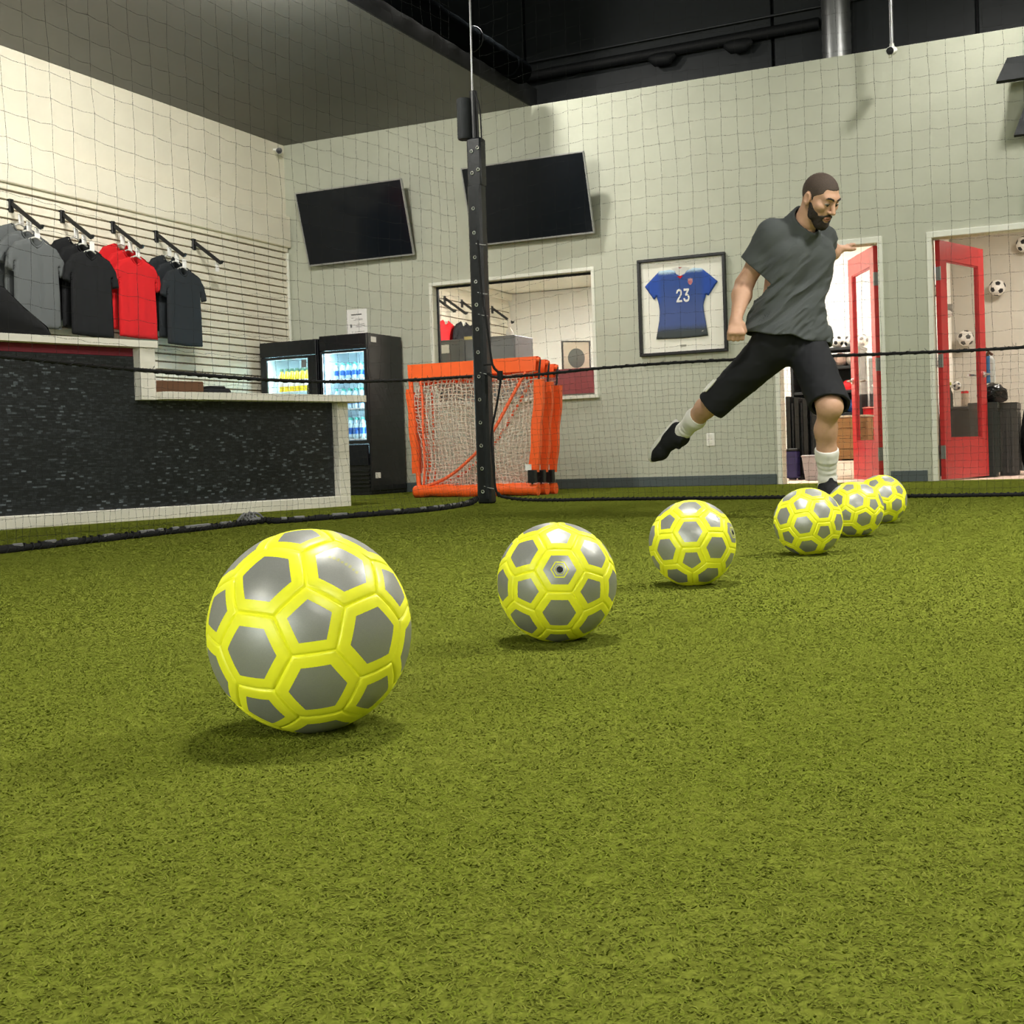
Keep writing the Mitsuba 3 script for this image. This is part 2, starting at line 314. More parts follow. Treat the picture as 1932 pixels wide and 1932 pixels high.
# dark jacket slumped over the high top at the left edge of the frame
jk = cloth(sg.Polygon([(-.60, 0), (.16, 0), (.12, .08), (-.04, .20), (-.16, .31), (-.34, .36), (-.60, .34)]).buffer(-.02).buffer(.02), .03, .10, .06, 5)
jk = place(jk, CA + CT * .35 + CS * .20 + [0, 0, 1.193], CT, [0, 0, 1], CT[[1, 0, 2]] * [1, -1, 1])
add('jacket', jk, M_BLACKFAB, smooth=True, label='black jacket slumped on the high counter at the left edge', cat='jacket')

# ------------------------------------------------------------------ display arms, hangers, shirts on the slat wall
M_TGREY = mat('tee_grey', (.098, .107, .110), .9); M_TBLACK = mat('tee_black', (.0055, .0062, .0075), .9)
M_TRED = mat('tee_red', (.55, .010, .014), .9); M_TDARK = mat('tee_charcoal', (.015, .019, .023), .9)
M_CLEAR = mat('clear_hanger', (.46, .46, .42), .2)
def arm_mesh():
    a = np.array([.03, 0, 0]); b = np.array([.345, 0, -.235]); d = (b - a) / np.linalg.norm(b - a); up = np.array([-d[2] * -1 * -1, 0, d[0]])
    bar = place(box(0, np.linalg.norm(b - a), -.011, .011, -.016, .016, .003), a, d, [0, 1, 0])
    return bar, box(.0, .034, -.022, .022, -.075, .035, .003), place(box(-.004, .012, -.013, .013, -.004, .030, .003), b, d, [0, 1, 0])
def tee_poly(w=.25, L=.71):
    # y runs down from the collar at 0
    R = [(.065, .012), (.10, .0), (.225, -.045), (.30, -.13), (.335, -.265), (.248, -.285), (.236, -.20), (w - .004, -.42), (w, -L)]
    Lf = [(-x, y) for x, y in R][::-1]
    neck = [(-.05, -.03), (0, -.055), (.05, -.03)]
    return sg.Polygon(R + [(0, -L - .008)] + Lf + neck).buffer(-.012).buffer(.012)
def hanger_mesh():
    hook = np.array([(0, 0, .018)] + [(.022 * math.sin(t), 0, .0 + .022 * math.cos(t)) for t in np.linspace(0, 3.6, 10)] + [(0, 0, -.05), (0, 0, -.10)])
    body = catmull([(-.20, 0, -.185), (-.13, 0, -.15), (-.05, 0, -.115), (0, 0, -.10), (.05, 0, -.115), (.13, 0, -.15), (.20, 0, -.185)], 4)
    return tube(hook, .0022, 5), tube(body, .008, 6)
HK, HB = hanger_mesh()
TAGM = cat_([box(-.028, .028, -.001, .001, -.085, -.005, 0)])
ARMS = [(7.717, M_TGREY, 'light grey', 'leftmost of the five display arms in view'), (8.282, M_TBLACK, 'black', 'second from the left'), (8.899, M_TRED, 'red', 'middle of the row'),
        (9.477, M_TDARK, 'charcoal', 'fourth from the left'), (10.023, None, None, 'rightmost and without a shirt')]
for i, (y, m, col, where) in enumerate(ARMS):
    t = thing('display_arm', (f'black sloping display arm holding {col} T-shirts on the slat wall' if m else 'black sloping display arm without shirts on the slat wall, rightmost'), 'display arm', 'display arms on the slat wall')
    for nm, me in zip(('bar', 'bracket', 'stop'), arm_mesh()):
        me = me.copy(); me.apply_translation((XL + .012, y, 2.555)); add(nm, me, M_BLACK, parent=t)
    # hangers along the bar: distance from the wall
    slots = [.30, .215, .13] if m else [.30]
    for k, dx in enumerate(slots):
        dx += (.045 if i % 2 else 0) - .022
        hz = 2.555 - (dx - .03) * .746 - .016
        h = thing('hanger', (f'clear plastic hanger in the {"front" if k == 0 else "second" if k == 1 else "third"} {col} T-shirt' if m else 'empty clear hanger with a paper tag at the end of the bare display arm'), 'hanger', 'clear hangers on the display arms')
        at = (XL + .012 + dx, y, hz - .004)
        R = np.array([[0, 1, 0], [1, 0, 0], [0, 0, 1.0]])
        for nm, me in (('hook', HK), ('shoulder_bar', HB)):
            if not m and nm == 'shoulder_bar': continue
            mm = place(me, at, [0, 1, 0], [-1, 0, 0]); add(nm, mm, M_CLEAR, parent=h, smooth=True)
        mm = place(TAGM, (at[0] + .01, at[1] + .012, at[2] - .02), [0, 1, 0], [-1, 0, 0]); add('size_tag', mm, M_PAPER, parent=h)
        if m:
            s = thing('t_shirt', f'{col} T-shirt hanging {["in front of two more", "second from the front", "third from the front"][k]} on the slat wall', 'shirt', f'{col} T-shirts on one display arm')
            c = cloth(tee_poly(.25 + .008 * k), .022, .020 if k == 0 else .014, .020, 10 * i + k, 16, .16)
            pos = (at[0], y - .004 * k, hz - .125 + .004 * k)
            c = place(c, pos, [0, 1, 0], [0, 0, 1]); add('body', c, m, parent=s, smooth=True)
            cp = catmull([(-.068, .004), (-.045, -.035), (0, -.06), (.045, -.035), (.068, .004)], 4)
            rib = tube(np.c_[cp, np.full(len(cp), .012)], .006, 6); add('collar', place(rib, pos, [0, 1, 0], [0, 0, 1]), m, parent=s, smooth=True)

# ------------------------------------------------------------------ drinks fridges
def grad_led(): return {'type': 'area', 'radiance': rgb(14.0, 25.0, 29.0)}
M_LINER = mat('fridge_liner', (.72, .76, .78), .5); M_WATER = mat('water_bottle', (.42, .60, .70), .15, spec=.6); M_WLABEL = mat('blue_label', (.02, .10, .38), .4)
M_YELLOWDRINK = mat('yellow_drink', (.80, .62, .02), .2, spec=.6); M_WCAP = mat('green_cap', (.05, .30, .24), .4); M_GCAP = mat('dark_green_cap', (.05, .09, .05), .4)
M_FRIDGE = mat('fridge_black', (.006, .007, .009), .35); M_TXT = mat('label_ink', (.03, .05, .06), .6)
BOT = lathe([(0, 0), (.030, 0), (.033, .012), (.033, .11), (.031, .135), (.014, .172), (.013, .185), (.0, .185)], 12)
CAP = lathe([(0, .207), (.0155, .207), (.0155, .184), (0, .184)], 10); LAB = lathe([(.0338, .045), (.0342, .05), (.0342, .100), (.0338, .105)], 12)
SB = {}
def bottle(at, m, mc, ml, label, group, s=1.0, mlab=None):
    b = thing('bottle', label, 'bottle', group); W = T().translate(list(at)).scale(s)
    for nm, me, mm in (('body', BOT, m), ('cap', CAP, mc), ('wrap', LAB, ml)):
        k = (nm, mm)
        if k not in SB: SB[k] = mikit.ply(me, mm, smooth=40)
        add(nm, {**SB[k], 'to_world': W}, None, parent=b)
def fridge(label, x0, x1, ztop, gx0, gx1, gz0, gz1, shelves):
    f = thing('drinks_fridge', label, 'fridge'); y0, y1 = 10.90, 11.60; g = .03
    add('cabinet', cat_([box(x0, x0 + g, y0 + .03, y1, .04, ztop, .004), box(x1 - g, x1, y0 + .03, y1, .04, ztop, .004), box(x0 + g, x1 - g, y1 - .03, y1, .04, ztop), box(x0 + g, x1 - g, y0 + .03, y1 - .03, ztop - .04, ztop), box(x0 + g, x1 - g, y0 + .03, y1 - .03, .04, gz0 - .14)]), M_FRIDGE, parent=f)
    add('door_frame', cat_([box(x0 + .003, gx0, y0, y0 + .028, gz0 - .03, ztop - .16, .005), box(gx1, x1 - .003, y0, y0 + .028, gz0 - .03, ztop - .16, .005), box(gx0, gx1, y0, y0 + .028, gz0 - .03, gz0), box(gx0, gx1, y0, y0 + .028, gz1, ztop - .16)]), M_FRIDGE, parent=f)
    add('sign_panel', box(x0 + .003, x1 - .003, y0 - .006, y0 + .028, ztop - .155, ztop - .004, .006), M_FRIDGE, parent=f)
    add('glass', box(gx0, gx1, y0 + .012, y0 + .0125, gz0, gz1), M_GLASS, parent=f)
    add('liner', cat_([box(x0 + g + .002, x0 + g + .008, y0 + .05, y1 - .04, gz0 - .13, ztop - .05), box(x1 - g - .008, x1 - g - .002, y0 + .05, y1 - .04, gz0 - .13, ztop - .05), box(x0 + g + .01, x1 - g - .01, y1 - .045, y1 - .035, gz0 - .13, ztop - .05)]), M_LINER, parent=f)
    for sx in (x0 + g + .02, x1 - g - .02):
        add('light_strip', box(sx - .006, sx + .006, y0 + .036, y0 + .044, gz0 + .02, gz1 - .01), M_WHITE, parent=f, emitter=grad_led())
    add('light_strip', box(gx0 + .02, gx1 - .02, y0 + .05, y0 + .07, gz1 + .004, gz1 + .010), M_WHITE, parent=f, emitter=grad_led())
    for z in shelves:
        add('shelf', cat_([box(gx0 - .01, gx1 + .01, y0 + .055, y0 + .062, z - .012, z - .001)] + [box(x, x + .004, y0 + .062, y1 - .06, z - .008, z - .002) for x in np.arange(gx0, gx1, .028)]), M_LINER, parent=f)
    for k in range(5):
        zz = .075 + k * .04
        if zz < gz0 - .18: add('grille_slat', box(x0 + .03, x1 - .03, y0 + .008, y0 + .03, zz, zz + .022, .004), M_BLACK, parent=f)
    add('foot_plate', box(x0 + .02, x1 - .02, y0 + .04, y1 - .02, 0, .04), M_BLACK, parent=f)
    add('handle', tube([(gx1 + .012, y0 - .002, .75), (gx1 + .012, y0 - .025, .76), (gx1 + .012, y0 - .025, 1.14), (gx1 + .012, y0 - .002, 1.15)], .006, 6), M_FRIDGE, parent=f, smooth=40)
    return f
fa = fridge('black glass-door fridge of yellow drinks, left of the pair by the back wall', -7.965, -7.262, 1.612, -7.885, -7.375, .62, 1.425, [1.095, .80])
fb_ = fridge('black glass-door fridge of water bottles beside the orange goals', -7.225, -6.66, 1.634, -7.195, -6.70, .552, 1.450, [1.19, .885, .575])
add('sticker', box(-7.455, -7.395, 10.909, 10.911, 1.33, 1.41), M_SILVERTAPE, parent=fa, label='grey sticker on the glass')
add('sticker', box(-6.6598, -6.6575, 10.985, 11.085, 1.545, 1.60), M_PAPER, parent=fb_, label='white sticker high on the side')
add('sticker', box(-6.6598, -6.6575, 10.985, 11.085, .165, .225), M_PAPER, parent=fb_, label='white sticker low on the side')
add('kick_panel', box(-7.2, -6.69, 10.905, 10.925, .30, .51, .003), M_SCREEN, parent=fb_, label='glossy dark lower panel')
for r in range(2):
    for k in range(7):
        bottle((-7.78 + k * .064 + r * .02, 11.02 + r * .12, 1.096), M_YELLOWDRINK, M_GCAP, M_WHITE if k % 2 == 0 else M_PAPER,
               f'yellow drink bottle, {["leftmost", "second", "third", "fourth", "fifth", "sixth", "rightmost"][k]} in the {"front" if r == 0 else "back"} row of the left fridge', 'yellow bottles in the left fridge', 1.16)
for z, nm, s in ((1.191, 'upper', .80), (.886, 'middle', 1.0), (.576, 'lower', 1.05)):
    for r in range(2):
        for k in range(6):
            bottle((-7.10 + k * .074 + r * .015, 11.01 + r * .13, z), M_WATER, M_WCAP, M_WLABEL, f'water bottle, {["leftmost", "second", "third", "fourth", "fifth", "rightmost"][k]} in the {"front" if r == 0 else "back"} row, {nm} shelf of the right fridge', f'water bottles on the {nm} shelf', s)
# paper notice on the wall above
n_ = thing('paper_notice', 'white printed paper notice on the back wall above the fridges', 'notice')
add('sheet', box(-7.36, -7.105, 11.655, 11.658, 1.70, 1.98), M_PAPER, parent=n_)
pr = [box(-7.30, -7.17, 11.6535, 11.6545, 1.915, 1.928)] + [box(-7.33 + a, -7.33 + b, 11.6535, 11.6545, z, z + .004) for a, b, z in ((.03, .06, 1.885), (.08, .17, 1.872), (.06, .17, 1.86), (.09, .19, 1.815), (.08, .2, 1.80), (.08, .16, 1.787), (.03, .05, 1.735), (.07, .19, 1.735))] + [box(-7.315, -7.295, 11.6535, 11.6545, 1.785, 1.82)]
add('print', cat_(pr), mat('notice_ink', (.12, .12, .12), .8), parent=n_)

# ------------------------------------------------------------------ wall screens
def screen(label, xl, xr, zt, zb, yt, yb):
    t = thing('wall_screen', label, 'television'); h = math.hypot(zt - zb, yb - yt)
    up = np.array([0, yt - yb, zt - zb]) / h; nb = np.cross([1, 0, 0], up); w = xr - xl
    o = np.array([xl, yb, zb])
    if nb[1] < 0: pass
    F = lambda m: place(m, o, [1, 0, 0], up)          # local z points to the room
    s = 1 if np.cross([1, 0, 0], up)[1] < 0 else -1
    add('screen', F(box(.014, w - .014, .018, h - .014, *sorted((s * .0, s * .004)))), M_SCREEN, parent=t)
    add('bezel', F(cat_([box(0, w, 0, .018, *sorted((-s * .02, s * .008)), .002), box(0, w, h - .013, h, *sorted((-s * .02, s * .008)), .002), box(0, .013, .018, h - .013, *sorted((-s * .02, s * .008))), box(w - .013, w, .018, h - .013, *sorted((-s * .02, s * .008)))])), M_BEZELSILVER, parent=t)
    add('back_shell', F(box(.01, w - .01, .01, h - .01, *sorted((-s * .05, -s * .001)), .01)), M_BLACK, parent=t)
    m = o + up * h * .5 + np.array([w / 2, 0, 0])
    add('mount', cat_([box(m[0] - .2, m[0] + .2, YB - .02, YB - .001, m[2] - .12, m[2] + .12, .003), tube([(m[0], YB - .02, m[2] - .05), (m[0], m[1] + .04, m[2])], .02, 8)]), M_BLACK, parent=t)
screen('dark wall-mounted television tilted downward near the left corner', -7.745, -6.440, 3.228, 2.472, 11.33, 11.55)
screen('dark wall-mounted television tilted downward, partly behind the black post', -5.752, -4.427, 3.242, 2.488, 11.33, 11.55)
def slab(label, pts, th=.03):
    t = thing('slanted_panel', label, 'panel'); p = np.array(pts, float); n = np.cross(p[1] - p[0], p[3] - p[0]); n /= np.linalg.norm(n)
    if n[1] > 0: n = -n
    add('face', trimesh.convex.convex_hull(np.vstack([p, p - n * th])), M_BLACKMATTE, parent=t)
    c = p.mean(0); add('bracket', tube([c - n * th, (c[0], YB - .001, c[2] + .02)], .018, 8), M_BLACK, parent=t)
slab('upper slanted dark panel high on the back wall at the right edge', [(-.645, 11.50, 3.56), (.45, 11.50, 3.57), (.40, 11.34, 3.335), (-.725, 11.34, 3.335)])
slab('lower slanted dark panel on the back wall at the right edge', [(-.495, 11.50, 3.20), (.45, 11.50, 3.20), (.36, 11.34, 2.87), (-.600, 11.34, 2.87)])

# ------------------------------------------------------------------ framed jersey
fr = thing('framed_jersey', 'blue soccer jersey number 23 in a black frame on the back wall', 'framed jersey')
X0, X1, Z0, Z1 = -4.028, -3.160, 1.262, 2.193; fw = .028
add('frame', cat_([box(X0, X1, YB - .05, YB - .001, Z1 - fw, Z1, .004), box(X0, X1, YB - .05, YB - .001, Z0, Z0 + fw, .004), box(X0, X0 + fw, YB - .05, YB - .001, Z0 + fw, Z1 - fw, .003), box(X1 - fw, X1, YB - .05, YB - .001, Z0 + fw, Z1 - fw, .003)]), M_BLACK, parent=fr)
add('backing_board', box(X0 + fw, X1 - fw, YB - .012, YB - .002, Z0 + fw, Z1 - fw), mat('mat_board', (.80, .79, .70), .8), parent=fr)
J = [(-3.81, 2.07), (-3.70, 2.075), (-3.655, 2.06), (-3.645, 2.032), (-3.605, 2.006), (-3.56, 2.024), (-3.536, 2.051), (-3.47, 2.072), (-3.391, 2.062), (-3.239, 1.925), (-3.332, 1.797), (-3.355, 1.812), (-3.384, 1.718), (-3.382, 1.655), (-3.347, 1.421), (-3.60, 1.414), (-3.862, 1.421), (-3.824, 1.60), (-3.818, 1.70), (-3.826, 1.76), (-3.845, 1.832), (-3.87, 1.80), (-3.961, 1.935)]
def jersey_c(p, n, uv):
    z = p.z + .004 * (noise(p.x * 300, p.z * 300) - .5)
    base = mix((.030, .072, .27), (.062, .098, .27), smoothstep(1.95, 1.62, z)); base = mix(base, (.022, .072, .36), smoothstep(.10, .16, dr.abs(p.x + 3.598) - .08) * smoothstep(1.74, 1.80, z))
    base = mix(base, (.050, .062, .066), smoothstep(1.555, 1.47, z + .02 * (noise(p.x * 260, p.z * 90) - .5)))
    sh = smoothstep(2.022, 2.062, z + .016 * (noise(p.x * 200, p.z * 200) - .5)) * smoothstep(.235, .205, dr.abs(p.x + 3.598))
    return mix(base, (.42, .58, .70), sh)
js = cloth(sg.Polygon(J), .012, .007, .004, 3, 14, .4); js = trimesh.Trimesh(np.stack([js.vertices[:, 0], YB - .024 - js.vertices[:, 2], js.vertices[:, 1]], 1), js.faces, process=False)
add('jersey', js, mat('jersey', mikit.proc(jersey_c), .8, sheen=.2), parent=fr, smooth=True)
def on_wall(m, x, y, z): return trimesh.Trimesh(np.stack([m.vertices[:, 0] + x, y - m.vertices[:, 2], m.vertices[:, 1] + z], 1), m.faces, process=False)
n23 = text('23', .118, .003, True); n23.vertices[:, 0] *= .70
add('number_23', on_wall(n23, -3.655, YB - .033, 1.760), M_PAPER, parent=fr + '__jersey', label='white number 23')
inner_collar = sg.Polygon([(-3.69, 2.085), (-3.655, 2.058), (-3.645, 2.03), (-3.603, 2.004), (-3.56, 2.024), (-3.54, 2.051), (-3.51, 2.083), (-3.60, 2.10)])
add('inner_collar', on_wall(extrude(inner_collar, .003), 0, YB - .014, 0), mat('collar_white', (.60, .60, .56), .8), parent=fr + '__jersey', label='white inner collar')
add('collar_tab', on_wall(extrude(sg.Polygon([(-3.635, 2.005), (-3.57, 2.008), (-3.60, 1.98)]), .003), 0, YB - .032, 0), M_TRED, parent=fr + '__jersey', label='red collar tip')
cr = sg.Polygon([(-.022, .03), (-.010, .024), (0, .034), (.010, .024), (.022, .03), (.024, -.005), (.012, -.028), (0, -.036), (-.012, -.028), (-.024, -.005)])
add('crest', on_wall(extrude(cr, .002), -3.503, YB - .032, 1.947), mat('crest_pink', (.50, .28, .30), .7), parent=fr + '__jersey', label='small shield crest in red, white and blue')
add('crest_stripes', on_wall(cat_([box(-.017 + k * .0095, -.013 + k * .0095, -.02, .012, 0, .003) for k in range(4)]), -3.503, YB - .0335, 1.944), mat('crest_red', (.45, .04, .05), .7), parent=fr + '__jersey')
add('hem_mark', on_wall(extrude(sg.Polygon([(-.012, .0), (.012, .008), (-.008, -.006)]), .002), -3.395, YB - .032, 1.468), M_PAPER, parent=fr + '__jersey')
add('neck_label', on_wall(extrude(sg.Polygon([(-.018, .006), (.018, .006), (.002, -.006), (-.002, -.006)]), .001), -3.603, YB - .0185, 2.085), mat('label_red', (.4, .12, .1), .7), parent=fr + '__jersey')
add('name_plate', box(-3.628, -3.568, YB - .016, YB - .013, 1.334, 1.354), mat('plate', (.30, .30, .25), .4, metal=.4), parent=fr)
add('glass', box(X0 + fw, X1 - fw, YB - .0455, YB - .045, Z0 + fw, Z1 - fw), M_GLASS, parent=fr)
# outlet
o_ = thing('wall_outlet', 'white wall outlet low on the back wall behind the raised foot', 'outlet')
add('cover_plate', box(-3.402, -3.322, YB - .007, YB - .0005, .378, .500, .003), M_WHITE, parent=o_)
for zz in (.412, .466): add('socket', cat_([box(-3.379, -3.345, YB - .010, YB - .0071, zz - .014, zz + .014, .001)]), M_TRIM, parent=o_)

# ------------------------------------------------------------------ security cameras
def seccam(label, p, d, pole=None):
    t = thing('security_camera', label, 'camera'); d = np.array(d, float) / np.linalg.norm(d); u = np.array([0, 0, 1.0]); s = np.cross(d, u); s /= np.linalg.norm(s); u = np.cross(s, d)
    add('housing', place(lathe([(0, -.07), (.03, -.07), (.036, -.06), (.036, .05), (.032, .055), (.032, .05), (0, .05)], 20), p, s, u, d), M_WHITE, parent=t, smooth=40)
    add('lens', place(lathe([(.0315, .051), (.02, .0515), (0, .054)], 20), p, s, u, d), M_BLACK, parent=t, smooth=True)
    if pole is None: add('bracket', tube([p - d * .05, p - d * .09 + [0, 0, .01], (XL + .001, p[1] + .02, p[2] + .03)], .014, 8), M_WHITE, parent=t)
    else:
        add('bracket', cat_([tube([p - d * .03, p - d * .03 + u * .06], .02, 10), tube([p - u * .03 + s * .02, p - u * .055 + s * .03, p - u * .05 + s * .005], .006, 6)]), M_WHITE, parent=t)
        add('drop_pole', tube([p - d * .03 + u * .05, (p[0] - d[0] * .03, p[1] - d[1] * .03, 6.3)], .017, 10), M_STEEL, parent=t, smooth=40)
seccam('small dark-lensed security camera in the upper left corner of the room', np.array([-8.0, 11.43, 3.735]), [.55, -.8, -.25])
seccam('security camera on a drop pole in front of the top of the back wall', np.array([-1.555, 11.30, 3.715]), [-.12, -1, -.28], True)

# ------------------------------------------------------------------ ducts and pipes under the roof
d_ = thing('spiral_duct', 'round galvanised duct rising behind the back wall', 'duct')
pr = [(.135, 3.0)] + [(.135 + (.004 if k % 2 else 0), 3.0 + .055 * k) for k in range(1, 59)]
m = lathe(pr, 28); m.apply_translation((-2.22, 12.45, 0)); add('pipe', m, M_STEEL, parent=d_, smooth=60)
bd = thing('black_duct', 'fat black duct running along the soffit edge', 'duct')
q = catmull([(-4.98, -5, 4.06), (-4.98, 4, 4.06), (-4.98, 10.6, 4.04), (-4.98, 10.86, 4.03)], 30)
rr = np.where(np.arange(len(q)) % 2, .105, .112); rr[-4:] = [.10, .085, .06, .02]
add('tube', tube(q, rr, 18), diffuse('duct_black', (.0025, .003, .0035)), parent=bd, smooth=60)
add('hanger_strap', cat_([tube([(-4.98 + .115 * math.cos(a), y, 4.05 + .115 * math.sin(a)) for a in np.linspace(0, 2 * math.pi, 20)], .006, 5) for y in np.arange(.5, 10.8, 1.6)] + [tube([(-4.98, y, 4.16), (-4.98, y, 6.3)], .004, 4) for y in np.arange(.5, 10.8, 1.6)]), M_BLACK, parent=bd)
pp = thing('black_pipe', 'black pipe with saddle fittings along the dark bulkhead', 'pipe')
add('run', tube([(-5.6, 12.55, 4.43), (-2.4, 12.55, 4.47)], .055, 12), M_VOID, parent=pp, smooth=40)
for x in (-4.0, -3.2): add('saddle', tube([(x - .14, 12.53, 4.40), (x - .07, 12.52, 4.37), (x + .07, 12.52, 4.37), (x + .14, 12.53, 4.40)], [.03, .07, .07, .03], 10), M_VOID, parent=pp, smooth=40)
cd = thing('conduit', 'thin grey conduit above the black pipe on the bulkhead', 'conduit')
add('run', tube([(-5.9, 12.60, 4.60), (-2.4, 12.60, 4.645), (2.0, 12.60, 4.69)], .012, 8), mat('conduit', (.03, .034, .038), .5), parent=cd, smooth=40)
for k in range(4):
    y = 11.0 - k * 2.8
    j = thing('roof_joist', f'black steel roof joist, {["nearest the back wall", "second", "third", "fourth"][k]}', 'joist', 'roof joists')
    zz = np.linspace(-4.9, 6.9, 25); zig = [(x, y, 5.55 + (.5 if i % 2 else 0)) for i, x in enumerate(zz)]
    add('top_chord', box(-5.0, 7.0, y - .05, y + .05, 6.05, 6.15), M_VOID, parent=j); add('bottom_chord', box(-5.0, 7.0, y - .05, y + .05, 5.48, 5.54), M_VOID, parent=j); add('web', tube(zig, .018, 5), M_VOID, parent=j)

# ------------------------------------------------------------------ folded goals
def goal(label, x0, y, dx, dz, seen):
    g = thing('lacrosse_goal', label, 'goal', 'folded orange goals'); W, H, lean = 1.10 if seen else 1.20, 1.20, .10
    def q(u, z, d=0.0):       # local: u across, z up, d towards the wall
        k = z / H; xx = x0 + dx + (-.03 - .12 * k * 1.0) + u * (W + .20 * k) / W
        return np.array([xx, y + lean * k + d, z + dz * k])
    def bar(us, r): return tube([q(*a) for a in us], r, 10)
    add('top_bar', bar([(0, H - .03), (W, H - .03)], .022), M_ORANGE, parent=g, smooth=40)
    sl = [q(u, z, -.03 + .004 * math.sin(9 * u + z * 30)) for u in np.linspace(.0, W - .02, 24) for z in (H, H - .125)]
    V = np.array(sl).reshape(24, 2, 3); V2 = V + [0, .05, 0]
    A = np.concatenate([V[:, 0], V[:, 1], V2[:, 1], V2[:, 0]]); n = 24; F = []
    for a in range(4):
        for i in range(n - 1): F += [[a * n + i, a * n + i + 1, ((a + 1) % 4) * n + i + 1], [a * n + i, ((a + 1) % 4) * n + i + 1, ((a + 1) % 4) * n + i]]
    add('top_sleeve', trimesh.Trimesh(A, F, process=False), M_ORANGE, parent=g, smooth=30)
    for u in (0.0, W): add('post', bar([(u, .03), (u, H - .03)], .009 if u else .020), M_BLACK if u else M_ORANGE, parent=g, smooth=40)
    def sleeve(u, z0, z1, w):
        zs = np.linspace(z0, z1, 14); P = [q(u, z) + [.006 * math.sin(z * 17 + x0), .0, 0] for z in zs]
        rings = [[p + [-w / 2, -.022, 0], p + [w / 2, -.022 + .006 * math.sin(z * 11), 0], p + [w / 2, .026, 0], p + [-w / 2, .026, 0]] for p, z in zip(P, zs)]
        A = np.array(rings).reshape(-1, 3); F = []
        for i in range(13):
            for k in range(4):
                a, b, c, d = i * 4 + k, i * 4 + (k + 1) % 4, i * 4 + 4 + (k + 1) % 4, i * 4 + 4 + k; F += [[a, b, c], [a, c, d]]
        F += [[0, 2, 1], [0, 3, 2], [52, 53, 54], [52, 54, 55]]
        return trimesh.Trimesh(A, F, process=False)
    add('post_sleeve', sleeve(W + .01, .20, 1.0, .085), M_ORANGE, parent=g, smooth=30); add('post_sleeve', sleeve(-.01, .24 if seen else .22, .98, .05 if seen else .075), M_ORANGE, parent=g, smooth=30)
    bs = np.linspace(-.03, W + .07, 16)
    add('base_pad', tube([q(u, .055 + .006 * math.sin(u * 9), -.02) for u in bs], [.052 + .006 * math.sin(i * 2.1) for i in range(16)], 12), M_ORANGE, parent=g, smooth=50)
    add('base_buckle', cat_([box(*(np.array([[-.03, .035], [-.03, .03], [-.06, .05]]) + q(W + .02, .17, -.06)[:, None]).ravel(), .004)]), M_BLACK, parent=g)
    add('sleeve_tag', box(*(np.array([[-.03, .03], [-.004, .0], [-.03, .025]]) + q(W - .02, .245, -.06)[:, None]).ravel()), M_PAPER, parent=g)
    # netting
    r_ = np.random.default_rng(int(abs(x0 * 100) + y * 10)); nu, nz = 30, 30
    U, Z = np.meshgrid(np.linspace(.02, W - .01, nu), np.linspace(.10, H - .12, nz), indexing='ij')
    ph = r_.random(6) * 6
    U = U + .018 * np.sin(Z * 9 + ph[0]) * np.sin(U * 5 + ph[1]) + .006 * r_.standard_normal(U.shape); Z = Z - .10 * np.sin(U / W * math.pi) * np.sin(Z / H * math.pi) * (.5 + .5 * np.sin(U * 6 + ph[2])) + .007 * r_.standard_normal(U.shape)
    D = .045 + .035 * np.sin(Z * 7 + ph[3]) * np.sin(U * 4 + ph[4]); N = np.array([[q(u, z, d) for u, z, d in zip(a, b, c)] for a, b, c in zip(U, Z, D)])
    add('netting', cat_([net_tubes(N, .0042, 4), net_tubes(N.transpose(1, 0, 2), .0042, 4)]), M_STRING, parent=g, kind='stuff', label='white string netting')
    st = [[(.10, 1.06, -.03), (.11, .9, -.03), (.10, .6, -.04), (.09, .3, -.03), (.06, .12, -.02)], [(.06, .09, -.03), (.3, .17, -.05), (.5, .30, -.06), (.72, .52, -.06), (.93, .92, -.04), (1.0, 1.07, -.03)]]
    for k, P in enumerate(st):
        c = catmull([q(*a) for a in P], 8); add('strap', tube(c, .014 if k else .011, 6), M_ORANGESTRAP, parent=g, smooth=True)
def net_tubes(L, r, sides=4, ref=(0, 0.3, 1)):
    """many polylines (n, m, 3) as thin tubes in one mesh"""
    L = np.asarray(L, float); n, m, _ = L.shape; t = np.gradient(L, axis=1); t /= np.linalg.norm(t, axis=2, keepdims=True) + 1e-9
    rf = np.broadcast_to(np.array(ref, float) / np.linalg.norm(ref), t.shape).copy(); al = np.abs((t * rf).sum(2)) > .93; rf[al] = [1, 0.3, 0]
    a = np.cross(t, rf); a /= np.linalg.norm(a, axis=2, keepdims=True) + 1e-9; b = np.cross(t, a); ang = np.arange(sides) * 2 * np.pi / sides
    V = (L[:, :, None] + r * (np.cos(ang)[:, None] * a[:, :, None] + np.sin(ang)[:, None] * b[:, :, None])).reshape(-1, 3)
    i, j, k = np.meshgrid(np.arange(n), np.arange(m - 1), np.arange(sides), indexing='ij'); k2 = (k + 1) % sides; B = (i * m + j) * sides; C = B + sides
    q = np.stack([B + k, B + k2, C + k2, C + k], -1).reshape(-1, 4); return trimesh.Trimesh(V, np.vstack([q[:, [0, 1, 2]], q[:, [0, 2, 3]]]), process=False)
goal('orange folded goal with white netting, foremost of the stack by the window', -5.53, 9.92, 0, 0, True)
goal('orange folded goal second in the stack, its sleeve showing at the right', -5.62, 10.09, 0, -.02, False)
goal('orange folded goal rearmost in the stack by the window', -5.66, 10.26, .05, -.05, False)

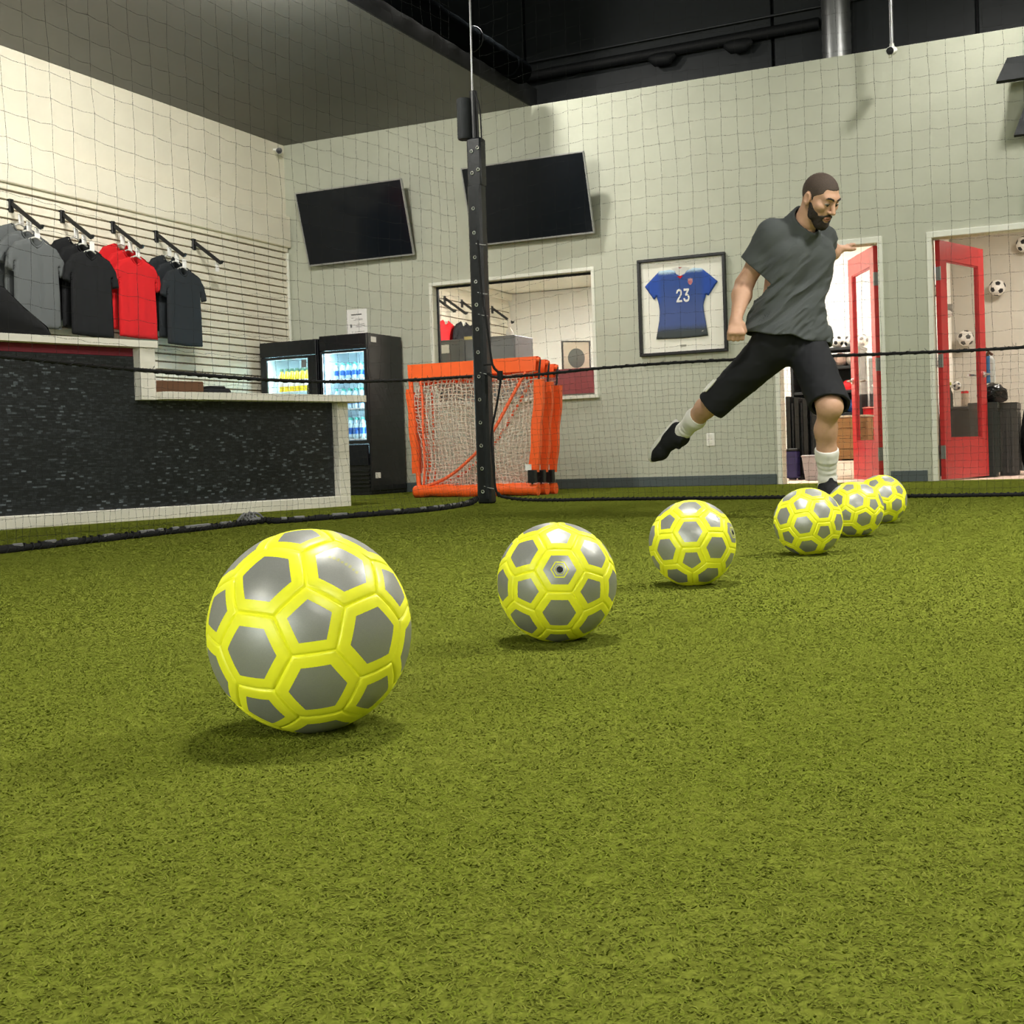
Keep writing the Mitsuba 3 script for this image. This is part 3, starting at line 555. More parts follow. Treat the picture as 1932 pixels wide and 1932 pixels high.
# ------------------------------------------------------------------ net corner post
po = thing('net_post', 'tall black padded net post with silver grommets standing on the turf', 'post')
PX, PY = -4.145, 8.42
add('pad', cat_([box(PX - .062, PX + .052, PY - .05, PY + .05, .0, 2.36, .014), box(PX - .056, PX + .060, PY - .046, PY + .05, 2.34, 2.70, .012)]), mat('vinyl_pad', (.0075, .0095, .011), .42), parent=po, smooth=40)
add('seam_flap', box(PX + .012, PX + .040, PY - .058, PY - .0505, .03, 2.35, .003), mat('vinyl_flap', (.011, .014, .016), .4), parent=po)
GR = tube([(.011 * math.cos(a), 0, .011 * math.sin(a)) for a in np.linspace(0, 2 * math.pi, 13)[:-1]], .0042, 5, closed=True)
zs = [.09, .26, .43, .60, .77, .94, 1.12, 1.29, 1.47, 1.64, 1.82, 2.00, 2.18, 2.44, 2.60]
for i, z in enumerate(zs):
    g = GR.copy(); g.apply_translation((PX - .012, PY - .0515, z)); add('grommet', g, M_CHROME, parent=po, smooth=True)
for i, z in enumerate([2.62, 2.46]):
    g = GR.copy(); g.apply_translation((PX + .038, PY - .0515, z)); add('grommet', g, M_CHROME, parent=po, smooth=True)
for z in (1.90, 1.54, 1.38, .95, .11):
    add('cable_tie', tube([(PX - .0, PY - .053, z + .02), (PX + .05, PY - .058, z + .005), (PX + .085, PY - .06, z)], .003, 5), mat('cable_tie', (.35, .36, .35), .5) if z == 1.90 else 'mat_cable_tie', parent=po)
add('top_pad', tube([(PX - .075, PY - .02, 2.70), (PX - .075, PY - .02, 2.715), (PX - .075, PY - .02, 2.99), (PX - .075, PY - .02, 3.0)], [.05, .056, .056, .048], 20), mat('foam_pad', (.011, .0135, .015), .8), parent=po, smooth=50)
add('upright', tube([(PX, PY, 2.65), (PX - .005, PY, 3.05)], .03, 12), M_BLACK, parent=po, smooth=40)
rd = thing('suspension_rod', 'thin grey rod rising from the net post to the roof', 'rod')
add('rod', tube([(PX - .012, PY, 3.05), (PX + .01, PY, 6.3)], .008, 8), M_STEEL, parent=rd, smooth=True)
add('cord', tube(catmull([(PX + .03, PY - .05, 3.03), (PX + .068, PY - .05, 2.9), (PX + .075, PY - .05, 2.66)], 6), .006, 6), M_ROPE, parent=rd)

# ------------------------------------------------------------------ netting
def sway(a, b, s): return s * (meshkit.fbm(np.stack([a * 1.3, b * 1.1, a * 0 + 3.1], -1), 3) - .5) * 2
def grid_net(org, ua, nu, du, nz, dz, zfun, amp, seed, drop=None, nodej=.0025):
    """square mesh net: nodes[u, z]; zfun(u) gives the height of its lower edge"""
    r_ = np.random.default_rng(seed); u = np.arange(nu) * du; k = np.arange(nz) * dz
    U, K = np.meshgrid(u, k, indexing='ij'); Z = zfun(U) + K
    U = U + sway(U * 2.2, K * 2.2, .010) + r_.standard_normal(U.shape) * nodej; Z = Z + sway(U * 1.7 + 9, K * 2 + 5, .014) + r_.standard_normal(U.shape) * nodej
    if drop is not None: Z = Z + drop(U, K)
    nrm = np.cross([0, 0, 1.0], ua); D = sway(U + 4, K, amp)
    N = np.array(org)[None, None] + U[..., None] * np.array(ua) + Z[..., None] * np.array([0, 0, 1.0]) + D[..., None] * nrm
    def mid(L, s):     # one slack point between knots
        M = (L[:, 1:] + L[:, :-1]) / 2; M[..., 2] -= s * (0.4 + r_.random(M.shape[:2])); out = np.empty((L.shape[0], L.shape[1] * 2 - 1, 3)); out[:, 0::2] = L; out[:, 1::2] = M; return out
    return mid(N, .0), mid(N.transpose(1, 0, 2), .006), N
ropeR = catmull([(-4.08, 8.36, .955), (-3.945, 8.30, .92), (-3.5, 8.3, .928), (-3.182, 8.3, .94), (-2.6, 8.3, .945), (-1.983, 8.3, .936), (-1.2, 8.3, .915), (-.415, 8.3, .904), (.6, 8.3, .93), (1.7, 8.3, .95)], 10)
ropeL = catmull([(-4.3, 1.2, .90), (-4.3, 2.6, .87), (-4.3, 4.02, .851), (-4.3, 5.0, .832), (-4.3, 6.24, .831), (-4.28, 7.4, .88), (-4.22, 8.37, .945)], 10)
zR = lambda u: np.interp(u - 4.02, ropeR[:, 0], ropeR[:, 2]); zL = lambda u: np.interp(1.2 + u, ropeL[:, 1], ropeL[:, 2])
CR = .00075
nr = thing('barrier_net', 'dark square-mesh net across the back of the pitch behind the player', 'net')
v, h, N = grid_net((-4.02, 8.30, 0), (1, 0, 0), 52, .1105, 29, .1155, zR, .05, 5, lambda U, K: -.10 * np.exp(-U / .35) * (K > .3))
v2 = np.concatenate([v], 0)
add('wide_mesh', cat_([net_tubes(v, CR, 4), net_tubes(h, CR, 4)]), M_NETCORD, parent=nr, kind='stuff', label='wide square mesh above the rope')
# tight mesh below the rope hangs to the floor
def tight(u, rope_z, floor, dz, seed, amp):
    r_ = np.random.default_rng(seed); n = len(u); m = int(.94 / dz) + 1; s = np.linspace(0, 1, m)
    zt = rope_z; P = np.empty((n, m, 3)); return zt, s, r_, P
def tight_net(top, bot, m, seed, amp, nrm):
    n = len(top); s = np.linspace(0, 1, m)[None, :, None]; P = top[:, None] * (1 - s) + bot[:, None] * s
    a = np.arange(n)[:, None] * .045 * np.ones((1, m)); b = s[0, :, 0][None] * np.ones((n, 1))
    P = P + (sway(a * 2, b * 3 + seed, amp) * np.sin(b * math.pi) + .25 * amp * np.sin(a * 23 + b * 4))[..., None] * np.array(nrm) + np.random.default_rng(seed).standard_normal(P.shape) * .0025
    return P
def resample(path, n):
    d = np.r_[0, np.cumsum(np.linalg.norm(np.diff(path, axis=0), axis=1))]; t = np.linspace(0, d[-1], n); return np.stack([np.interp(t, d, path[:, k]) for k in range(3)], 1)
floorR = catmull([(-4.05, 8.40, .07), (-3.99, 8.36, .05), (-3.85, 8.45, .022), (-3.6, 8.44, .016), (-3.31, 8.50, .014), (-2.587, 8.395, .014), (-1.834, 8.294, .014), (-1.049, 8.18, .014), (-.431, 8.157, .014), (.6, 8.2, .014), (1.7, 8.25, .014)], 10)
floorL = catmull([(-4.28, 1.2, .014), (-4.27, 2.6, .014), (-4.296, 3.976, .016), (-4.33, 4.41, .016), (-4.365, 4.99, .016), (-4.39, 5.50, .016), (-4.43, 5.86, .016), (-4.40, 6.0, .022), (-4.313, 6.05, .016), (-4.208, 6.385, .016), (-4.103, 6.70, .016), (-3.99, 7.15, .016), (-4.02, 7.6, .016), (-4.10, 8.0, .02), (-4.17, 8.30, .04)], 10)
P = tight_net(resample(ropeR, 128), resample(floorR, 128), 22, 3, .03, (0, 1, 0))
add('tight_mesh', cat_([net_tubes(P, .0008, 3), net_tubes(P.transpose(1, 0, 2), .0008, 3)]), M_NETCORD, parent=nr, kind='stuff', label='close mesh below the rope')
def lacing(path, pitch, rad, r, seed, tuft=0):
    q = resample(path, int(np.linalg.norm(np.diff(path, axis=0), axis=1).sum() / pitch * 6)); a = np.arange(len(q)) * 2 * np.pi / 6
    j = np.random.default_rng(seed); t = np.gradient(q, axis=0); t /= np.linalg.norm(t, axis=1, keepdims=True); b = np.cross(t, [0, 0, 1.0]); rad = rad * (1 + .35 * j.random(len(q)))
    H = q + rad[:, None] * (np.cos(a)[:, None] * b + np.sin(a)[:, None] * [0, 0, 1.0]); out = [tube(H, r, 4)]
    for k in range(tuft):
        i = int(j.integers(1, len(q) - 1)); d = j.standard_normal(3); d[2] = abs(d[2]) * .8; d /= np.linalg.norm(d); out.append(tube([q[i], q[i] + d * (.015 + .02 * j.random())], .0016, 3))
    return cat_(out)
add('border_rope', cat_([tube(ropeR, .0092, 8), lacing(ropeR, .085, .0095, .0028, 1, 200)]), M_ROPE, parent=nr, smooth=40)
add('floor_rope', cat_([tube(floorR, .011, 8), lacing(floorR, .04, .012, .003, 2, 60)]), M_ROPE, parent=nr, smooth=40)
cord = catmull([(-4.10, 8.31, 1.93), (-4.075, 8.3, 1.52), (-4.045, 8.28, 1.395), (-4.023, 8.28, 1.20), (-3.996, 8.28, 1.006), (-3.944, 8.29, .925), (-3.972, 8.28, .736), (-4.032, 8.29, .507), (-4.024, 8.29, .275), (-4.017, 8.30, .11), (-3.99, 8.32, .06)], 8)
add('edge_cord', cat_([tube(cord, .008, 7), lacing(cord, .06, .008, .003, 4), tube([(-3.944, 8.285, .965), (-3.944, 8.285, .90)], .022, 8), tube([(-4.08, 8.30, 1.02), (-4.0, 8.28, 1.015), (-3.95, 8.285, .94)], .007, 6)]), M_ROPE, parent=nr, smooth=40)
nl = thing('barrier_net', 'dark square-mesh net along the left side in front of the counter', 'net')
v, h, N = grid_net((-4.3, 1.2, 0), (0, 1, 0), 53, .1375, 27, .119, zL, .04, 8, None, .0035)
add('wide_mesh', cat_([net_tubes(v, CR, 4), net_tubes(h, CR, 4)]), M_NETCORD, parent=nl, kind='stuff', label='wide square mesh above the rope')
P = tight_net(resample(ropeL, 150), resample(floorL, 150), 20, 6, .035, (1, 0, 0))
add('tight_mesh', cat_([net_tubes(P, .0008, 3), net_tubes(P.transpose(1, 0, 2), .0008, 3)]), M_NETCORD, parent=nl, kind='stuff', label='close mesh below the rope')
add('border_rope', cat_([tube(ropeL, .0092, 8), lacing(ropeL, .085, .0095, .0028, 7, 200)]), M_ROPE, parent=nl, smooth=40)
add('floor_rope', cat_([tube(floorL, .017 + .004 * np.sin(np.arange(len(floorL)) * 1.3), 8), lacing(floorL, .05, .017, .004, 9, 40)]), M_ROPE, parent=nl, smooth=40)
fl = resample(floorL, 400); j = np.random.default_rng(4)
tp = []
for k in range(46):
    i = int(j.integers(60, 380)); n_ = int(j.integers(2, 6)); tp.append(tube(fl[i:i + n_] + [.007, -.005, .013], .0095, 6))
tp.append(tube(fl[225:238] + [.008, -.005, .013], .0095, 6))
k0 = int(np.argmin(np.linalg.norm(fl - np.array([-4.43, 5.90, .016]), axis=1)))
for q_ in range(5):
    p0 = fl[k0 + q_ * 2 - 4]; tp.append(tube(catmull([p0 + [0, -.03, .012], p0 + [.02 - .01 * q_, -.01, .045 + .008 * (q_ % 2)], p0 + [-.01, .03, .04], p0 + [.012, .05, .012]], 5), .0075, 6))
add('tape_wrap', cat_(tp), M_SILVERTAPE, parent=nl, label='grey tape wound along the floor rope')

# ------------------------------------------------------------------ match balls
M_NEON = mat('neon_cover', (.95, .97, .035), .36, spec=.5)
def silverf(p, n, uv): return mi.Color3f(.38, .39, .355) * (1 + .10 * (noise(p.x * 900, p.y * 900, p.z * 900) - .5))
M_SILVER = mat('silver_print', mikit.proc(silverf), .38, metal=.5, spec=.5)
def solids():
    ph = (1 + 5 ** .5) / 2; ico = []
    for a in (1, -1):
        for b in (ph, -ph): ico += [(0, a, b), (a, b, 0), (b, 0, a)]
    ico = np.array(ico); ico = ico / np.linalg.norm(ico[0]); d = np.linalg.norm(ico[:, None] - ico[None], axis=-1); e = d[d > 1e-6].min() * 1.01
    faces = [(i, j, k) for i in range(12) for j in range(i + 1, 12) for k in range(j + 1, 12) if max(d[i, j], d[j, k], d[i, k]) < e]
    third = lambda i, j: ico[i] * 2 / 3 + ico[j] / 3
    out = []
    for i in range(12): out.append((ico[i], [third(i, j) for j in range(12) if j != i and d[i, j] < e]))
    for f in faces: out.append((sum(ico[list(f)]) / 3, [third(a, b) for a in f for b in f if a != b]))
    res = []
    for c, vs in out:
        c = c / np.linalg.norm(c); vs = np.array([v / (v @ c) for v in vs]); x = vs[0] - c; x /= np.linalg.norm(x); y = np.cross(c, x)
        vs = vs[np.argsort([math.atan2((v - c) @ y, (v - c) @ x) for v in vs])]; res.append((c, vs))
    return res
PANELS = solids()
def panel_mesh(c, vs, k):
    n = len(vs); S = 8; ring, patch = ([], []), ([], [])
    def dirs(t, i, s): e = vs[i] * (1 - s) + vs[(i + 1) % n] * s; p = c + (e - c) * t; return p / np.linalg.norm(p)
    def rad(t): d = 1 - t; return 1.0 - .020 * math.exp(-(d / .034) ** 2) - .0045 * math.exp(-(d / .13) ** 2)
    def build(ts, out):
        V, F = [], []
        for i in range(n):
            for s in np.linspace(0, 1, S + 1)[:-1]:
                for t in ts: V.append(dirs(t, i, s) * rad(t))
        N, m = n * S, len(ts)
        for a in range(N):
            b = (a + 1) % N
            for q in range(m - 1):
                i0, i1, j0, j1 = a * m + q, a * m + q + 1, b * m + q, b * m + q + 1; F += [[i0, i1, j1], [i0, j1, j0]]
        return trimesh.Trimesh(V, F, process=False)
    return build([k] + list(1 - (1 - k) * (1 - np.linspace(0, 1, 10)[1:]) ** 1.6), None), build([1e-3, k * .25, k * .5, k * .75, k], None)
BALLDICT = []
for idx, (c, vs) in enumerate(PANELS):
    r_, p_ = panel_mesh(c, vs, .60 if len(vs) == 5 else .635); BALLDICT.append((mikit.ply(r_, M_NEON, smooth=True), mikit.ply(p_, M_SILVER, smooth=True)))
RGTV = np.array([.90626, .4214, -.03338])
BALLS = [((-.9435, 1.3785, .1313), (-2.4241, -.2021, -1.2793), None, 'yellow and silver soccer ball nearest the camera, the largest in the row'),
         ((-.9306, 2.1713, .1111), (-1.6941, -1.1233, .2992), 12, 'second ball of the row, its black valve facing the camera'),
         ((-.9594, 3.1292, .1103), (-.2273, -1.7172, 1.5925), 19, 'third ball of the row, its valve near the right edge'),
         ((-.857, 4.0543, .1078), (-.6055, -.497, 1.9045), None, 'fourth ball of the row, in front of the player\'s standing foot'),
         ((-.8494, 4.85, .1055), (-1.1065, .6094, -2.3923), None, 'fifth ball of the row, half behind the fourth'),
         ((-.8737, 5.65, .1065), (1.2974, -.0743, -1.0899), None, 'farthest ball of the row, partly behind the fifth')]
for (C, rv, valve, lab) in BALLS:
    R = C[2] + .001; b = thing('soccer_ball', lab, 'ball', 'yellow match balls in a row'); M = np.eye(4); M[:3, :3] = Ro.from_rotvec(rv).as_matrix() * R; M[:3, 3] = (C[0], C[1], R - .004); W = T(M)
    for dr_, dp in BALLDICT:
        k = add('panel', {**dr_, 'to_world': W}, None, parent=b); add('silver_patch', {**dp, 'to_world': W}, None, parent=k)
    if valve is not None:
        c, vs = PANELS[12 + valve]; hx = lambda s: [c + (v - c) * s for v in vs]
        def ringm(s0, s1, h):
            a, o = np.array([p / np.linalg.norm(p) * h for p in hx(s0)]), np.array([p / np.linalg.norm(p) * h for p in hx(s1)]); V = []; F = []
            n = len(vs); V = np.vstack([a, o])
            for i in range(n): j2 = (i + 1) % n; F += [[i, n + i, n + j2], [i, n + j2, j2]]
            return trimesh.Trimesh(V, F, process=False)
        add('valve_print', cat_([ringm(.30, .345, 1.0035), ringm(.20, .225, 1.004)]), M_NEON, parent=b, to_world=W, label='yellow hexagon rings round the valve')
        x = vs[0] - c; x /= np.linalg.norm(x); y = np.cross(c, x)
        vm = lathe([(.052, .0), (.050, .006), (.032, .009), (.024, .004), (.0, .003)], 16); add('valve', place(vm, c * 1.0, x, y, c), M_BLACK, parent=b, to_world=W, label='black valve', smooth=True)
    elif lab.startswith('yellow and silver'):
        # worn yellow lettering on one patch (too blurred to read): short strokes along an arc
        tgt = np.array([.39, -.60, .70]); Rm = Ro.from_rotvec(rv).as_matrix(); hexes = [(i, (Rm @ PANELS[12 + i][0])) for i in range(20)]
        i = max(hexes, key=lambda q: q[1] @ (tgt / np.linalg.norm(tgt)))[0]; c, vs = PANELS[12 + i]; x = vs[0] - c; x /= np.linalg.norm(x); y = np.cross(c, x); S = []
        w_ = Rm.T @ (RGTV * .86 - np.array([0, 0, .50])); x = w_ - c * (w_ @ c); x /= np.linalg.norm(x); y = np.cross(c, x)
        for k in range(8):
            a = (k - 3.5) * .042; s_ = box(a - .015, a + .011, .035 - .6 * a * a, .066 - .6 * a * a + .006 * (k % 3), 0, .0006); V = s_.vertices; V = c + V[:, :1] * x + V[:, 1:2] * y; V = V / np.linalg.norm(V, axis=1, keepdims=True) * (1.0022 + s_.vertices[:, 2:]); S.append(trimesh.Trimesh(V, s_.faces, process=False))
        add('worn_print', cat_(S), mat('worn_yellow', (.46, .46, .20), .45, metal=.2), parent=b, to_world=W, label='worn yellow lettering')

# ------------------------------------------------------------------ turf pile
def patch(n, size, hmin, hmax, wid, seed):
    r_ = np.random.default_rng(seed); x, y = r_.random(n) * size, r_.random(n) * size; a = r_.random(n) * 2 * np.pi; ln = r_.random(n)
    h = hmin + (hmax - hmin) * r_.random(n); lean = .0025 + .0045 * ln; la = r_.random(n) * 2 * np.pi
    dx, dy = np.cos(a) * wid, np.sin(a) * wid; tx, ty = np.cos(la) * lean, np.sin(la) * lean
    V = np.empty((n, 5, 3)); V[:, 0] = np.c_[x - dx, y - dy, 0 * x]; V[:, 1] = np.c_[x + dx, y + dy, 0 * x]; mx, my = x + tx * .35, y + ty * .35
    V[:, 2] = np.c_[mx + dx * .9, my + dy * .9, h * .72]; V[:, 3] = np.c_[mx - dx * .9, my - dy * .9, h * .72]; V[:, 4] = np.c_[x + tx, y + ty, h * (.95 + .1 * r_.random(n))]
    b = (np.arange(n) * 5)[:, None]; F = np.vstack([b + [0, 1, 2], b + [0, 2, 3], b + [3, 2, 4]])
    k = r_.random(n)[:, None]; base = np.array([.138, .174, .019]) * (1 - k) + np.array([.188, .208, .036]) * k; base = base * (.86 + .28 * r_.random((n, 1)))
    C = np.repeat(base[:, None], 5, 1)
    fn = np.cross(V[:, 1] - V[:, 0], V[:, 4] - V[:, 0]); fn /= np.linalg.norm(fn, axis=1, keepdims=True) + 1e-12; fn *= np.sign(fn[:, 2:] + 1e-9); nn = np.array([0, 0, 1.0]) * .75 + fn * .45; nn /= np.linalg.norm(nn, axis=1, keepdims=True)
    return trimesh.Trimesh(V.reshape(-1, 3), F, process=False), C.reshape(-1, 3), np.repeat(nn[:, None], 5, 1).reshape(-1, 3)
PS = .5
for nm, n, h0, h1, w, s in (('near', 26000, .0008, .0026, .0009, 1), ('mid', 12000, .0008, .0028, .0014, 2), ('far', 4000, .0008, .003, .0024, 3)):
    m, C, NN = patch(n, PS, h0, h1, w, s)
    scene['turf_group_' + nm] = {'type': 'shapegroup', 'pile': {'type': 'ply', 'filename': meshkit.write_ply(m, False, None, C, normals=NN), 'face_normals': False, 'bsdf': {'type': 'ref', 'id': 'mat_blade'}}}
say('floor__pile', 'short green pile of the artificial turf', kind='stuff')
r_ = np.random.default_rng(3); cnt = 0
RGT = np.array([.90626, .4214, -.03338])
for ix in range(-17, 6):
    for iy in range(0, 24):
        c = np.array([ix * PS + PS / 2, iy * PS + PS / 2, 0]) - EYE; z = c @ FWD
        if z < .15 or abs(c @ RGT) > .405 * z + .75 or c[1] > YB - .2: continue
        if ix * PS < XL: continue
        a = int(r_.integers(4)); nm = 'near' if z < 2.6 else 'mid' if z < 5.2 else 'far'; cx, cy = ix * PS + PS / 2, iy * PS + PS / 2
        cnt += 1
        scene[f'floor__pile__{cnt:03d}'] = {'type': 'instance', 'g': {'type': 'ref', 'id': 'turf_group_' + nm}, 'to_world': T().translate([cx, cy, 0]).rotate([0, 0, 1], 90 * a).translate([-PS / 2, -PS / 2, 0])}

# ------------------------------------------------------------------ doors
def door(n, xa, xb, top, hinge_right, L, ang, label, leaf_label):
    d = thing(f'door_{n}', label, None); labels[d]['kind'] = 'structure'
    f = .045
    add('frame_head', box(xa - f, xb + f, YB - .022, YB + .15, top, top + f + .01, .004), M_TRIM, parent=d)
    add('frame_side', box(xa - f, xa, YB - .022, YB + .15, 0, top, .004), M_TRIM, parent=d); add('frame_side', box(xb, xb + f, YB - .022, YB + .15, 0, top, .004), M_TRIM, parent=d)
    # leaf in local axes: x along the leaf from the hinge, y thickness, z up
    hx = xb - .012 if hinge_right else xa + .012
    th = math.radians(ang); ex = np.array([-math.cos(th), math.sin(th), 0]) if hinge_right else np.array([math.cos(th), math.sin(th), 0])
    ey = np.cross([0, 0, 1.0], ex); o = np.array([hx, YB + .10, .012]); W = lambda m: place(m, o, ex, ey)
    t, H, st = .044, top - .02, .125
    y0, y1 = (0, t) if hinge_right else (-t, 0)
    zb, zt = .36, H - .17
    lf = add('leaf', W(cat_([box(0, st, y0, y1, 0, H, .003), box(L - st, L, y0, y1, 0, H, .003), box(st, L - st, y0, y1, 0, zb, .0), box(st, L - st, y0, y1, zt, H, .0)])), M_RED, parent=d, label=leaf_label)
    add('glass', W(box(st - .005, L - st + .005, (y0 + y1) / 2 - .0008, (y0 + y1) / 2 + .0008, zb - .005, zt + .005)), M_GLASS, parent=lf)
    add('glass_stop', W(cat_([box(st, L - st, y0 + .006, y1 - .006, zb, zb + .012), box(st, L - st, y0 + .006, y1 - .006, zt - .012, zt), box(st, st + .012, y0 + .006, y1 - .006, zb, zt), box(L - st - .012, L - st, y0 + .006, y1 - .006, zb, zt)])), mat(f'red_stop_{n}', (.42, .022, .026), .35), parent=lf)
    hd = []
    for s in (y0 - .001, y1 + .001):
        q = -1 if s < (y0 + y1) / 2 else 1
        hd += [tube([(L - .06, s, .945), (L - .06, s + q * .012, .945)], .028, 14), tube([(L - .06, s + q * .01, .945), (L - .06, s + q * .05, .945), (L - .075, s + q * .055, .945), (L - .17, s + q * .055, .945)], .010, 8)]
    add('handle', W(cat_(hd)), M_CHROME, parent=lf, smooth=40)
    for z in (.24, 1.05, 1.82):
        add('hinge', cat_([tube([o + ex * -.004 + ey * (y0 if not hinge_right else y1) * 1.0 + [0, 0, z - .06], o + ex * -.004 + ey * (y0 if not hinge_right else y1) + [0, 0, z + .06]], .008, 8), W(box(-.0025, -.0005, y0 + .006, y1 - .004, z - .06, z + .06)), box(*((xb - .0025, xb - .0005) if hinge_right else (xa + .0005, xa + .0025)), YB + .04, YB + .10, z - .05, z + .07)]), mat(f'hinge_steel_{n}', (.30, .31, .30), .45, metal=.6) if f'mat_hinge_steel_{n}' not in scene else f'mat_hinge_steel_{n}', parent=d)
door(1, *DOORS[0], True, .86, 65, 'left doorway with a red half-open door and white frame', 'red door leaf with tall glass, hinged at the right')
door(2, *DOORS[1], False, .89, 70.5, 'right doorway with a red half-open door and white frame', 'red door leaf with tall glass, hinged at the left')

# ------------------------------------------------------------------ store rooms behind the doors
M_ROOMW = mat('room_white', (.74, .71, .66), .8, spec=.2); M_ROOMB = mat('room_beige', (.47, .445, .385), .8, spec=.2)
add('wall_store', box(-4.05, -1.60, 14.6, 14.7, 0, 2.75), M_ROOMW, kind='structure', label='bright white rear wall of the left store room')
add('wall_store', box(-4.15, -4.05, YB + .141, 17.5, 0, 2.75), M_ROOMW, kind='structure')
add('wall_store', box(-1.60, -1.50, YB + .141, 15.1, 0, 2.75), M_ROOMW, kind='structure', label='wall between the two store rooms')
add('wall_store', box(-1.50, 1.8, 15.0, 15.1, 0, 2.75), M_ROOMB, kind='structure', label='beige rear wall of the right store room')
add('wall_store', box(1.8, 1.9, YB + .141, 15.1, 0, 2.75), M_ROOMB, kind='structure')
add('baseboard_store', box(-1.50, 1.8, 14.985, 15.0, 0, .10), M_BASEB, kind='structure')
for i, (x, y, L, lx) in enumerate(((-3.0, 13.2, 26.0, .6), (-.1, 13.3, 17.0, .6))):  # out of view, strength chosen to brighten the store room walls
    t = thing('unseen_room_light', ['unseen ceiling light of the left store room', 'unseen ceiling light of the right store room'][i], 'light')
    add('housing', box(x - lx / 2 - .02, x + lx / 2 + .02, y - .32, y + .32, 2.735, 2.749), M_WHITE, parent=t)
    q = np.array([[x - lx / 2, y - .3, 2.73], [x - lx / 2, y + .3, 2.73], [x + lx / 2, y + .3, 2.73], [x + lx / 2, y - .3, 2.73]])
    add('diffuser', trimesh.Trimesh(q, [[0, 1, 2], [0, 2, 3]], process=False), M_WHITE, parent=t, emitter={'type': 'area', 'radiance': rgb(L, L * .93, L * .83)})
# black and white soccer ball, panels as parts
M_BW = mat('ball_white', (.66, .64, .60), .4); M_BB = mat('ball_black', (.015, .015, .017), .4)
def bw_meshes():
    out = []
    for c, vs in PANELS:
        V = [c]; n = len(vs)
        for s in (.5, .93, 1.0):
            for i in range(n):
                for k in range(3): V.append(c + (vs[i] * (1 - k / 3) + vs[(i + 1) % n] * k / 3 - c) * s)
        V = np.array(V); V /= np.linalg.norm(V, axis=1, keepdims=True); m = 3 * n; V[1 + 2 * m:] *= .975; F = [[0, 1 + i, 1 + (i + 1) % m] for i in range(m)]
        for r in range(2):
            for i in range(m): a, b, c2, d2 = 1 + r * m + i, 1 + (r + 1) * m + i, 1 + (r + 1) * m + (i + 1) % m, 1 + r * m + (i + 1) % m; F += [[a, b, c2], [a, c2, d2]]
        out.append(mikit.ply(trimesh.Trimesh(V, F, process=False), M_BB if n == 5 else M_BW, smooth=True))
    return out
BWD = bw_meshes()
def bwball(p, R, rv, label, group=None, key='soccer_ball'):
    b = thing(key, label, 'ball', group); M = np.eye(4); M[:3, :3] = Ro.from_rotvec(rv).as_matrix() * R; M[:3, 3] = p
    for d in BWD: add('panel', {**d, 'to_world': T(M)}, None, parent=b)
    return b
# left room: shelving, balls, boxes
su = thing('shelf_unit', 'black shelf unit of balls behind the left door', 'shelf')
SX0, SX1, SY0, SY1 = -3.05, -2.30, 13.75, 14.15
for x in (SX0, SX1 - .03): add('side_panel', box(x, x + .03, SY0, SY1, 0, 1.36, .003), M_BLACKMATTE, parent=su)
for z in (.08, .66, .90, 1.16, 1.34): add('shelf_board', box(SX0 + .031, SX1 - .031, SY0, SY1, z, z + .03, .003) if z < 1.3 else box(SX0 - .01, SX1 + .01, SY0 - .01, SY1, 1.361, 1.391, .003), M_BLACKMATTE, parent=su)
add('back_panel', box(SX0 + .031, SX1 - .031, SY1 - .02, SY1 - .001, .0, 1.33), M_BLACKMATTE, parent=su)
for k, (x, rv) in enumerate(((-2.56, (.3, .2, .5)), (-2.425, (1.0, .6, .1)), (-2.30, (.2, 1.4, .3)), (-2.72, (.7, .1, 1.1)))):
    bwball((x, 13.86 + .02 * k, 1.391 + .068), .068, rv, ['small black and white ball on top of the shelf unit beside the hip', 'small black and white ball in the middle on top of the shelf unit', 'small black and white ball on top of the shelf unit, nearest the red door', 'small black and white ball on the shelf unit, behind the player'][k])
for k, (x, c) in enumerate(((-2.53, (.45, .33, .28)), (-2.40, (.50, .45, .40)))):
    m = trimesh.creation.icosphere(3, .075); m.apply_translation((x, 13.86, 1.19 + .075)); bb = thing('play_ball', ['dull pink ball on the second shelf behind the left door', 'pale ball on the second shelf behind the left door'][k], 'ball'); add('skin', m, mat(f'play_ball_{k}', c, .5), parent=bb, smooth=True)
    add('band', tube([(x + .0755 * math.cos(a), 13.86 + .0755 * math.sin(a) * .5, 1.265 + .0755 * math.sin(a) * .86) for a in np.linspace(0, 2 * math.pi, 24)[:-1]], .004, 5, closed=True), M_INK, parent=bb)
hm = thing('red_helmet', 'red helmet on the third shelf behind the left door', 'helmet')
m = trimesh.creation.icosphere(3, 1.0); m.vertices[:] = m.vertices * [.075, .09, .085]; m.vertices[:, 2] = np.maximum(m.vertices[:, 2], -.03); m.apply_translation((-2.455, 13.86, .93 + .031)); add('dome', m, M_TRED, parent=hm, smooth=True)
add('brim', cat_([box(-2.53, -2.38, 13.77, 13.80, .931, .95, .005)]), M_TRED, parent=hm)
m = trimesh.creation.icosphere(3, .07); m.apply_translation((-2.42, 13.86, .69 + .071)); bb = thing('blue_ball', 'small blue ball on the low shelf behind the left door', 'ball'); add('skin', m, mat('blue_ball', (.02, .09, .32), .5), parent=bb, smooth=True); add('valve', box(-2.424, -2.416, 13.789, 13.794, .755, .763), M_BLACK, parent=bb)
wc = thing('wooden_crate', 'brown wooden crate on the floor behind the left door', 'crate')
M_WOOD = mat('crate_wood', mikit.proc(lambda p, n, uv: mix((.26, .14, .055), (.36, .21, .09), fbm(p.x * 6, p.y * 6, p.z * 60, 3))), .7)
